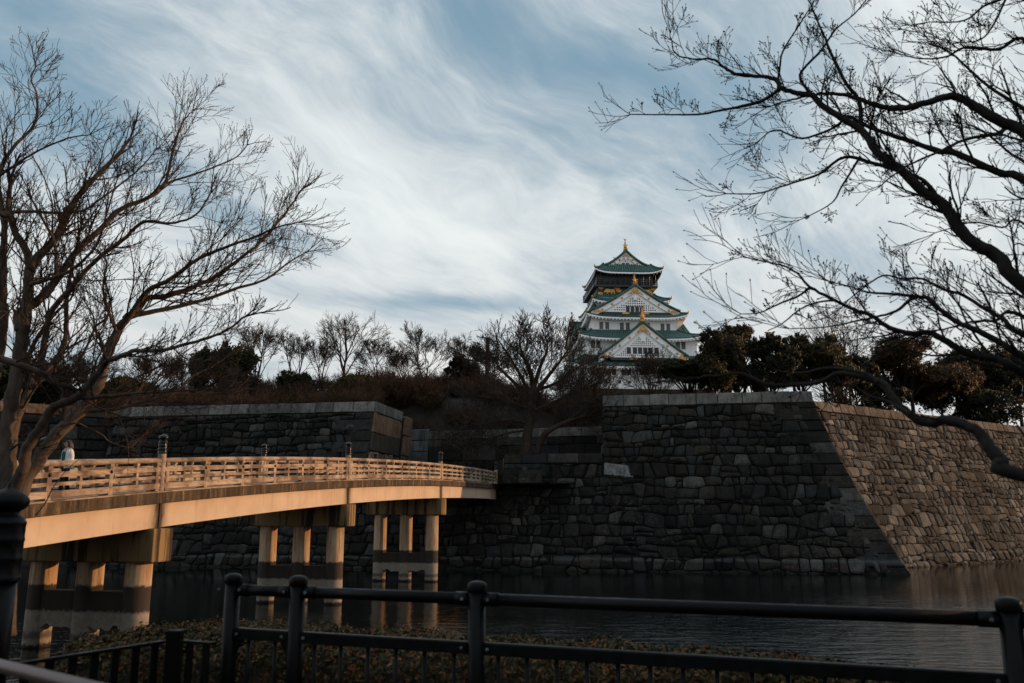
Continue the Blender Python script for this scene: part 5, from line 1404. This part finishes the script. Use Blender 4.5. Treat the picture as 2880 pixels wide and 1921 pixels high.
def big_tree():
    rng = random.Random(41); Yb = 77.0; b = AY(1478, 1282, Yb); b.z = 9.28; limbs = []
    def L(px, y0, y1): return [AY(x, y, y0 + (y1 - y0) * i / max(1, len(px) - 1)) for i, (x, y) in enumerate(px)]
    def add(px, y0, y1, r0, r1, part='limb'): limbs.append((L(px, y0, y1), r0, r1, part))
    add([(1475, 1284), (1482, 1230), (1490, 1180), (1497, 1130), (1500, 1090)], Yb, Yb, .52, .36, 'trunk')
    add([(1508, 1278), (1530, 1225), (1565, 1200), (1610, 1180), (1660, 1165), (1700, 1140)], Yb, Yb - 2, .36, .06, 'trunk')
    add([(1500, 1095), (1490, 1040), (1470, 1000), (1462, 960), (1470, 935)], Yb, Yb + 2, .28, .03)
    add([(1500, 1095), (1520, 1030), (1540, 980), (1530, 940)], Yb, Yb - 1, .26, .03)
    add([(1498, 1120), (1540, 1060), (1580, 1010), (1610, 960)], Yb, Yb - 2, .26, .03)
    add([(1500, 1100), (1570, 1075), (1630, 1030), (1670, 1010)], Yb, Yb + 1, .2, .03)
    add([(1495, 1130), (1450, 1080), (1410, 1040), (1380, 1000), (1350, 985)], Yb, Yb + 1, .24, .03)
    add([(1490, 1150), (1430, 1130), (1380, 1120), (1320, 1110)], Yb, Yb - 2, .2, .03)
    add([(1497, 1120), (1460, 1050), (1425, 990), (1400, 955)], Yb, Yb - 1, .22, .03)
    add([(1485, 1190), (1430, 1180), (1370, 1190), (1310, 1200), (1260, 1220)], Yb, Yb - 3, .16, .02)
    add([(1488, 1160), (1560, 1130), (1620, 1100), (1680, 1080)], Yb, Yb - 2, .2, .03)
    add([(1600, 1180), (1640, 1150), (1665, 1110), (1690, 1060)], Yb - 1, Yb - 2, .13, .03)
    add([(1480, 1210), (1420, 1220), (1370, 1240), (1340, 1260), (1300, 1262)], Yb, Yb - 2, .12, .02)
    P = dict(seg=.45, wander=.20, up=.04, kids=(4.5, 4.8), ang=(22, 55), ratio=(.42, .75), rmin=.019, taper=.45, rr=.6, levels=2, lift=.3, first=.2, flat=.2, start=.25)
    traced_tree('bare_tree', 'big spreading bare tree on the stone terrace in front of the castle', b, limbs, (M['bark_far'], M['bark_far']), P, rng, 4.4, L1=(2.0, 4.4))
big_tree()

# ---- evergreens
def leaf_cloud(rng, blobs, n, size, shell=.55):
    mb = MB(); tot = sum(r[0] * r[1] for _, r in blobs)
    for c, r in blobs:
        k = int(n * r[0] * r[1] / tot); nc = max(4, int(k / 28))
        cl = []
        for _ in range(nc):
            d = rvec(rng); q = rng.uniform(shell, 1.0); cl.append(c + Vector((d.x * r[0], d.y * r[0], d.z * r[1])) * q)
        cr_ = r[0] * .30
        for i in range(k):
            p = cl[i % nc] + rvec(rng) * (cr_ * rng.random() ** .5); u = rvec(rng); v = u.orthogonal().normalized(); s = size * rng.uniform(.6, 1.35)
            u = u * s; v = v * (s * .55)
            mb.add([p - u, p + v, p + u, p - v], [(0, 1, 2, 3)])
    return mb
def evergreen(px, pytop, pybase, Y, wpx, seed, label, mat, n=5200, zb=None, trunkpy=None, size=.20, stems=1, bl=None, group=None, Lx=1.0):
    rng = random.Random(seed); b = AY(px, pybase, Y); t = AY(px, pytop, Y); w = wpx / FPX * Y * .62
    zg = (hill_z(b.x, b.y) - .4) if zb is None else zb
    root = empty('evergreen_tree', (b.x, b.y, zg), 0, label, 'tree', group); H = t.z - zg
    cb = (AY(px, trunkpy, Y).z - zg) if trunkpy else H * .12
    blobs = []; k = bl or 20
    for i in range(k):
        a = i * 2.4 + rng.uniform(-.4, .4); rr = w * .62 * math.sqrt((i + .5) / k) * 1.25; hz = cb + (H - cb) * rng.uniform(.0, .9) * (1 - .35 * (rr / w) ** 2)
        br = w * rng.uniform(.24, .44)
        hz = min(hz, H - br * .8)
        blobs.append((Vector((math.cos(a) * rr, math.sin(a) * rr, max(hz, cb))), (br, br * rng.uniform(.65, .95))))
    br = w * .36; blobs.append((Vector((rng.uniform(-.2, .2) * w, 0, H - br * .85)), (br, br * .85)))
    tm = MB()
    for s in range(stems):
        x = rng.uniform(-.35, .35) * w * (stems > 1); top = Vector((x * 1.3, 0, H * .75)); 
        tm.tube([Vector((x, 0, -.2)), Vector((x + rng.uniform(-.1, .1), 0, H * .3)), top], [H * .024, H * .018, H * .008], 7)
    for c, r in blobs:
        x0 = Vector((c.x * .15, c.y * .15, max(.15 * H, c.z * .55))); m = x0.lerp(c, .5) + rvec(rng) * .3
        tm.tube([x0, m, c], [H * .010, H * .007, H * .004], 5)
    obj('trunk', tm, M['bark_dark'], root, smooth=True)
    obj('crown', leaf_cloud(rng, blobs, int(n * 3.0), size * .86, .4), M[mat], root, kind='stuff')
    return root
ZP = 13.95
evergreen(620, 968, 1075, 108, 175, 51, 'dark round-headed evergreen above the left wall', 'leaf_green', 7000, size=.22, bl=18)
evergreen(1300, 1000, 1100, 108, 90, 52, 'dark conifer-like evergreen beside the tall pole', 'leaf_green', 2600, size=.2)
evergreen(2020, 925, 1135, 84, 150, 53, 'tall evergreen immediately right of the castle', 'leaf_olive', 6500, ZP, 1085, stems=3)
evergreen(2075, 915, 1135, 88, 150, 54, 'highest-topped evergreen right of the castle', 'leaf_olive', 6500, ZP, 1080, stems=2)
evergreen(2175, 940, 1130, 86, 130, 55, 'dark green evergreen above the bastion corner', 'leaf_green', 5200, ZP, 1080, stems=2)
evergreen(2255, 940, 1130, 90, 120, 56, 'evergreen left of the thin bare tree top', 'leaf_olive', 4800, ZP, 1070, stems=2)
evergreen(2345, 935, 1140, 90, 150, 57, 'evergreen under the thin bare tree top', 'leaf_olive', 5600, ZP, 1075, stems=2)
evergreen(2410, 1000, 1150, 94, 110, 58, 'low evergreen at the gap left of the russet tree', 'leaf_green', 3600, ZP, 1090, stems=2)
evergreen(2545, 940, 1160, 98, 190, 59, 'reddish-brown tree with open crown on the right-hand wall', 'leaf_red', 6200, ZP, 1075, stems=2, size=.22)
evergreen(2480, 1060, 1165, 94, 120, 63, 'dark shrub below the reddish-brown tree', 'leaf_green', 3600, ZP)
evergreen(2650, 1020, 1180, 100, 210, 60, 'broad low russet tree at right', 'leaf_red', 8000, ZP, 1120, size=.22, bl=18)
evergreen(2715, 985, 1180, 106, 150, 64, 'brown-green tree behind the broad russet tree', 'leaf_olive', 5200, ZP, 1090)
evergreen(2790, 968, 1185, 106, 170, 61, 'dark layered evergreen near the right edge', 'leaf_green', 7000, ZP, 1075)
evergreen(2875, 985, 1190, 110, 150, 62, 'dark evergreen cut by the right edge', 'leaf_green', 6500, ZP, 1080)
evergreen(2770, 1090, 1190, 102, 170, 65, 'dark bush above the far end of the right-hand coping', 'leaf_green', 5200, ZP)
evergreen(1935, 1010, 1120, 86, 140, 66, 'dark spreading evergreen covering the castle foot at right', 'leaf_green', 6000, None, 1060, stems=2)
evergreen(345, 1060, 1140, 98, 150, 67, 'yellow-green bush above the left coping', 'leaf_yellow', 4200, None)
evergreen(100, 1010, 1130, 104, 170, 68, 'dark evergreen behind the leftmost trunks', 'leaf_green', 6000, None)
evergreen(0, 1020, 1130, 100, 150, 69, 'dark evergreen cut by the left edge', 'leaf_green', 5000, None)
evergreen(840, 1048, 1100, 106, 110, 70, 'dark flat-topped clipped evergreen left of centre', 'leaf_green', 3600, None)
evergreen(990, 1050, 1105, 100, 130, 71, 'yellowish-green bush below the tallest skyline tree', 'leaf_yellow', 3600, None)
evergreen(1080, 1072, 1110, 100, 80, 72, 'dark clipped bush left of the low dark roof', 'leaf_green', 2600, None)
# big evergreens on the near bank, out of frame to the right: they shade the path, railing and hedge
for i, (x, y, h) in enumerate(((15.5, 8.6, 9.5), (15.0, 12.6, 8.5), (18.5, 10.4, 10.5), (13.5, 5.2, 9.0))):
    rng = random.Random(90 + i); r = empty('evergreen_tree', (x, y, GZ), 0, 'evergreen tree of the belt on the near bank, outside the picture', 'tree', 'evergreens shading the near bank')
    bl = [(Vector((rng.uniform(-1.7, 1.7), rng.uniform(-1.9, 1.9), rng.uniform(1.4, h - 1.2))), (1.5, 1.35)) for _ in range(20)]
    tm = MB(); tm.tube([Vector((0, 0, 0)), Vector((.1, 0, h * .4)), Vector((0, .1, h * .85))], [.22, .17, .06], 8); obj('trunk', tm, M['bark_dark'], r, smooth=True)
    obj('crown', leaf_cloud(rng, bl, 9000, .20, .1), M['leaf_green'], r, kind='stuff')

    if i == 0: shade = r
for i, (x, y, s_, a) in enumerate(((-15, -5, 1.0, 1.0), (-9, -9, 1.1, 2.2), (-2.5, -11, 1.0, .3), (4, -9.5, 1.15, 4.0), (10.5, -7, 1.05, 5.1), (17, -3, 1.0, 2.9))):
    c = dup(shade); c.location = (x, y, GZ); c.scale = (s_, s_, s_); c.rotation_euler = (0, 0, a)   # unseen copies added behind the camera to darken railing reflections and hedge skylight
# ---- brush on the bank: brown shrubs, each an object, meshes shared between alike ones
def bush_mesh(seed, leafy):
    rng = random.Random(seed); mb = MB()
    P = dict(seg=.4, wander=.2, up=.02, kids=(4, 5), ang=(20, 55), ratio=(.4, .75), rmin=.012, taper=.4, rr=.6, first=.2, maxseg=4)
    for i in range(26):
        a = rng.uniform(0, 6.28); e = rng.uniform(.25, 1.0); d = Vector((math.cos(a) * e, math.sin(a) * e, 1.0)).normalized()
        grow(mb, rng, Vector((math.cos(a) * .25, math.sin(a) * .25, 0)), d, rng.uniform(1.3, 2.3), .035, 2, P)
    lf = leaf_cloud(rng, [(Vector((0, 0, .9)), (1.3, .9))], leafy, .09, .2) if leafy else None
    return mb, lf
def brush():
    rng = random.Random(3); protos = []
    leafm = ['leaf_red', 'leaf_olive', 'leaf_red', 'leaf_green', 'leaf_olive']
    for k in range(5):
        mb, lf = bush_mesh(200 + k, 900)
        r = empty('bush', (0, 0, 0), 0, 'brown leafless bush in the dense brush on the bank behind the walls', 'bush', 'brown bushes on the bank')
        obj('stems', mb, M['brush'], r, kind='stuff'); obj('leaves', lf, M[leafm[k]], r, kind='stuff'); protos.append(r)
    spots = []
    for row in range(9):
        Y = 82 + row * 3.6 + (row ** 1.6) * .3
        x = -52 + rng.random() * 3
        while x < 33 + (Y - 84) * .2:
            xx = x + rng.uniform(-.8, .8); yy = Y + rng.uniform(-1.5, 1.5)
            x += rng.uniform(3.0, 4.3)
            wall = 64.5 - (xx - 29.2) * .1765 + 7.5
            if yy < wall: continue
            if -16 < xx < 9.5 and yy < 99: continue
            spots.append((xx, yy))
    for _ in range(75):                       # behind the gate walls
        spots.append((rng.uniform(-15, 12), rng.uniform(92.5, 100 if _ % 2 else 112)))
    for _ in range(34): spots.append((rng.uniform(-16.8, -14.2), rng.uniform(84, 100)))
    used = set()
    for i, (x, y) in enumerate(spots):
        k = i % 5; o = protos[k] if k not in used else dup(protos[k]); used.add(k)
        s = rng.uniform(.75, 1.3); o.location = (x, y, hill_z(x, y) - .45); o.rotation_euler = (0, 0, rng.uniform(0, 6.28)); o.scale = (s, s, s * rng.uniform(.8, 1.15))
    print('bushes', len(spots))
brush()
# ---------------------------------------------------------------- hedge on the near bank
def hedge():
    rng = random.Random(14); pts = FP['pts']; D = FP['D']; nx = Vector((-D.y, D.x, 0))
    # plan outline of the clipped hedge: between the railing and the moat edge
    A = AZ(168, 1812, CAMZ - .98); B = AZ(395, 1768, CAMZ - .95); C_ = AZ(620, 1742, CAMZ - .92); D_ = AZ(1300, 1782, CAMZ - .92); E_ = AZ(2000, 1832, CAMZ - .92); F_ = AZ(2540, 1884, CAMZ - .95)
    far = [A, B, C_, D_, E_, F_]; near = [p + (pts[0] - p) * 0 for p in far]
    def farline(t):
        k = t * (len(far) - 1); i = min(len(far) - 2, int(k)); return far[i].lerp(far[i + 1], k - i)
    def nearline(t):
        a = Vector((A.x + .35, A.y - .75, 0)); b = pts[3] + nx * .25; c = pts[0] + nx * .18
        return a.lerp(c, t / .22) if t < .22 else c.lerp(b, (t - .22) / .78)
    r = empty('hedge', (0, 6, GZ), 0, 'clipped azalea hedge with brown-tinged leaves between the railing and the moat', 'hedge')
    O = Vector((0, 6, GZ)); mb = MB(); core_ = MB()
    def surf(t, v, h=1.0):
        a = farline(t); b = nearline(t); w = (b - a); p = a.lerp(Vector((b.x, b.y, a.z)), v)
        edge = min(1, min(v, 1 - v) / .18, t / .05, (1 - t) / .03); edge = math.sqrt(max(0, 1 - (1 - edge) ** 2))
        bump_ = .05 * mnoise.noise(Vector((p.x * 2.2, p.y * 2.2, 0))) + .025 * mnoise.noise(Vector((p.x * 7, p.y * 7, 3)))
        z = GZ + (a.z - GZ) * (.25 + .75 * edge) + bump_
        return Vector((p.x, p.y, z))
    core_.grid(lambda u, v: tuple(surf(u, v) - O - Vector((0, 0, .05))), 60, 12)
    n0 = len(core_.v)
    obj('hedge_body', core_, M['soil'], r, smooth=True)
    # skirts
    sk = MB(); N_ = 60
    for side in (0, 1):
        sk.grid(lambda u, v, side=side: tuple((surf(u, side) - O) * 1.0 - Vector((0, 0, .05 + (surf(u, side).z - GZ - .05) * v))), N_, 3)
    obj('hedge_side', sk, M['soil'], r)
    def leaf(p, nrm, s):
        u = rvec(rng); u = (u - nrm * u.dot(nrm) * rng.uniform(.2, .8)); u.normalize(); w = u.cross(nrm + rvec(rng) * .7); w.normalize()
        tip = nrm * (s * .35)
        mb.add([p - u * s, p + w * (s * .42) + tip * .3, p + u * s + tip, p - w * (s * .42) + tip * .3], [(0, 1, 2, 3)])
    for i in range(44000):
        t = rng.random(); v = rng.random(); p = surf(t, v)
        q = surf(min(1, t + .01), v) - surf(max(0, t - .01), v); w = surf(t, min(1, v + .05)) - surf(t, max(0, v - .05)); nrm = q.cross(w)
        if nrm.z < 0: nrm = -nrm
        nrm.normalize(); leaf(p - O + nrm * rng.uniform(-.04, .05), nrm, rng.uniform(.014, .028))
    for i in range(14000):
        t = rng.random(); side = rng.randint(0, 1); p = surf(t, side); z = GZ + .05 + (p.z - GZ) * rng.random() ** .7; p = Vector((p.x, p.y, z))
        nrm = (-nx if side else nx); leaf(p - O + nrm * rng.uniform(-.02, .06), (nrm + Vector((0, 0, .4))).normalized(), rng.uniform(.014, .028))
    # upright shoots breaking the outline
    for i in range(1500):
        t = rng.random(); v = rng.random() * .9; p = surf(t, v); h = rng.uniform(.02, .08)
        for k in range(3): leaf(p - O + Vector((rng.uniform(-.01, .01), rng.uniform(-.01, .01), h * (k + 1) / 3)), (Vector((0, 0, 1)) + rvec(rng) * .7).normalized(), rng.uniform(.012, .022))
    obj('leaves', mb, M['leaf_hedge'], r, kind='stuff')
hedge()

# ---------------------------------------------------------------- small things behind the walls
def street_lamp():
    p = AY(1135, 1237, 86); r = empty('street_lamp', (p.x, p.y, 6.78), 0, 'slim pale street lamp in the gate passage', 'street lamp')
    h = p.z - 6.78; mb = MB(); mb.tube([Vector((0, 0, 0)), Vector((0, 0, h))], .06, 8); obj('pole', mb, M['pale_block'], r)
    mb = MB(); mb.lathe([(.10, -.10), (.34, -.06), (.36, 0), (.25, .05), (.05, .07)], 14, (.18, 0, h)); obj('lamp_head', mb, M['plaster'], r, smooth=True)
street_lamp()
def dark_pole():
    b = AY(1371, 1092, 103); t = AY(1368, 950, 103); z = hill_z(b.x, b.y) - .3; r = empty('pole', (b.x, b.y, z), 0, 'tall dark lopped trunk like a pole standing above the bare trees', 'pole')
    mb = MB(); h = t.z - z; mb.tube([Vector((0, 0, 0)), Vector((-.05, 0, h * .5)), Vector((0, 0, h * .95)), Vector((0, 0, h))], [.30, .26, .22, .26], 9); obj('shaft', mb, M['bark_dark'], r)
    mb = MB(); mb.tube([Vector((-.1, 0, h * .97)), Vector((-.3, 0, h * 1.005))], [.14, .10], 7); obj('stub', mb, M['bark_dark'], r)
    mb = MB(); mb.tube([Vector((.1, 0, h * .70)), Vector((-.35, .1, h * .73))], [.1, .07], 7); obj('stub', mb, M['bark_dark'], r)
dark_pole()
def low_house():
    a = AY(1118, 1090, 121); b = AY(1215, 1090, 121); z0 = hill_z((a.x + b.x) / 2, 121) - .5; z1 = AY(1160, 1080, 121).z
    r = empty('low_building', ((a.x + b.x) / 2, 121, z0), 0, 'low dark building with flat tiled roof among the trees', 'building'); w = (b.x - a.x) / 2; h = z1 - z0
    mb = MB(); mb.box((-w, 0, 0), (w, 4, h - .4)); obj('wall', mb, M['lacquer'], r)
    mb = MB(); mb.prism([(-w - .5, h - .45), (w + .5, h - .45), (w + .1, h), (-w - .1, h)], -.5, 4.5); obj('roof', mb, M['lacquer'], r)
    for x in (-.25, .1, .45): mb = MB(); mb.box((x * w, -.04, h - 1.4), (x * w + .5, .05, h - .6)); obj('window', mb, M['window'], r)
low_house()
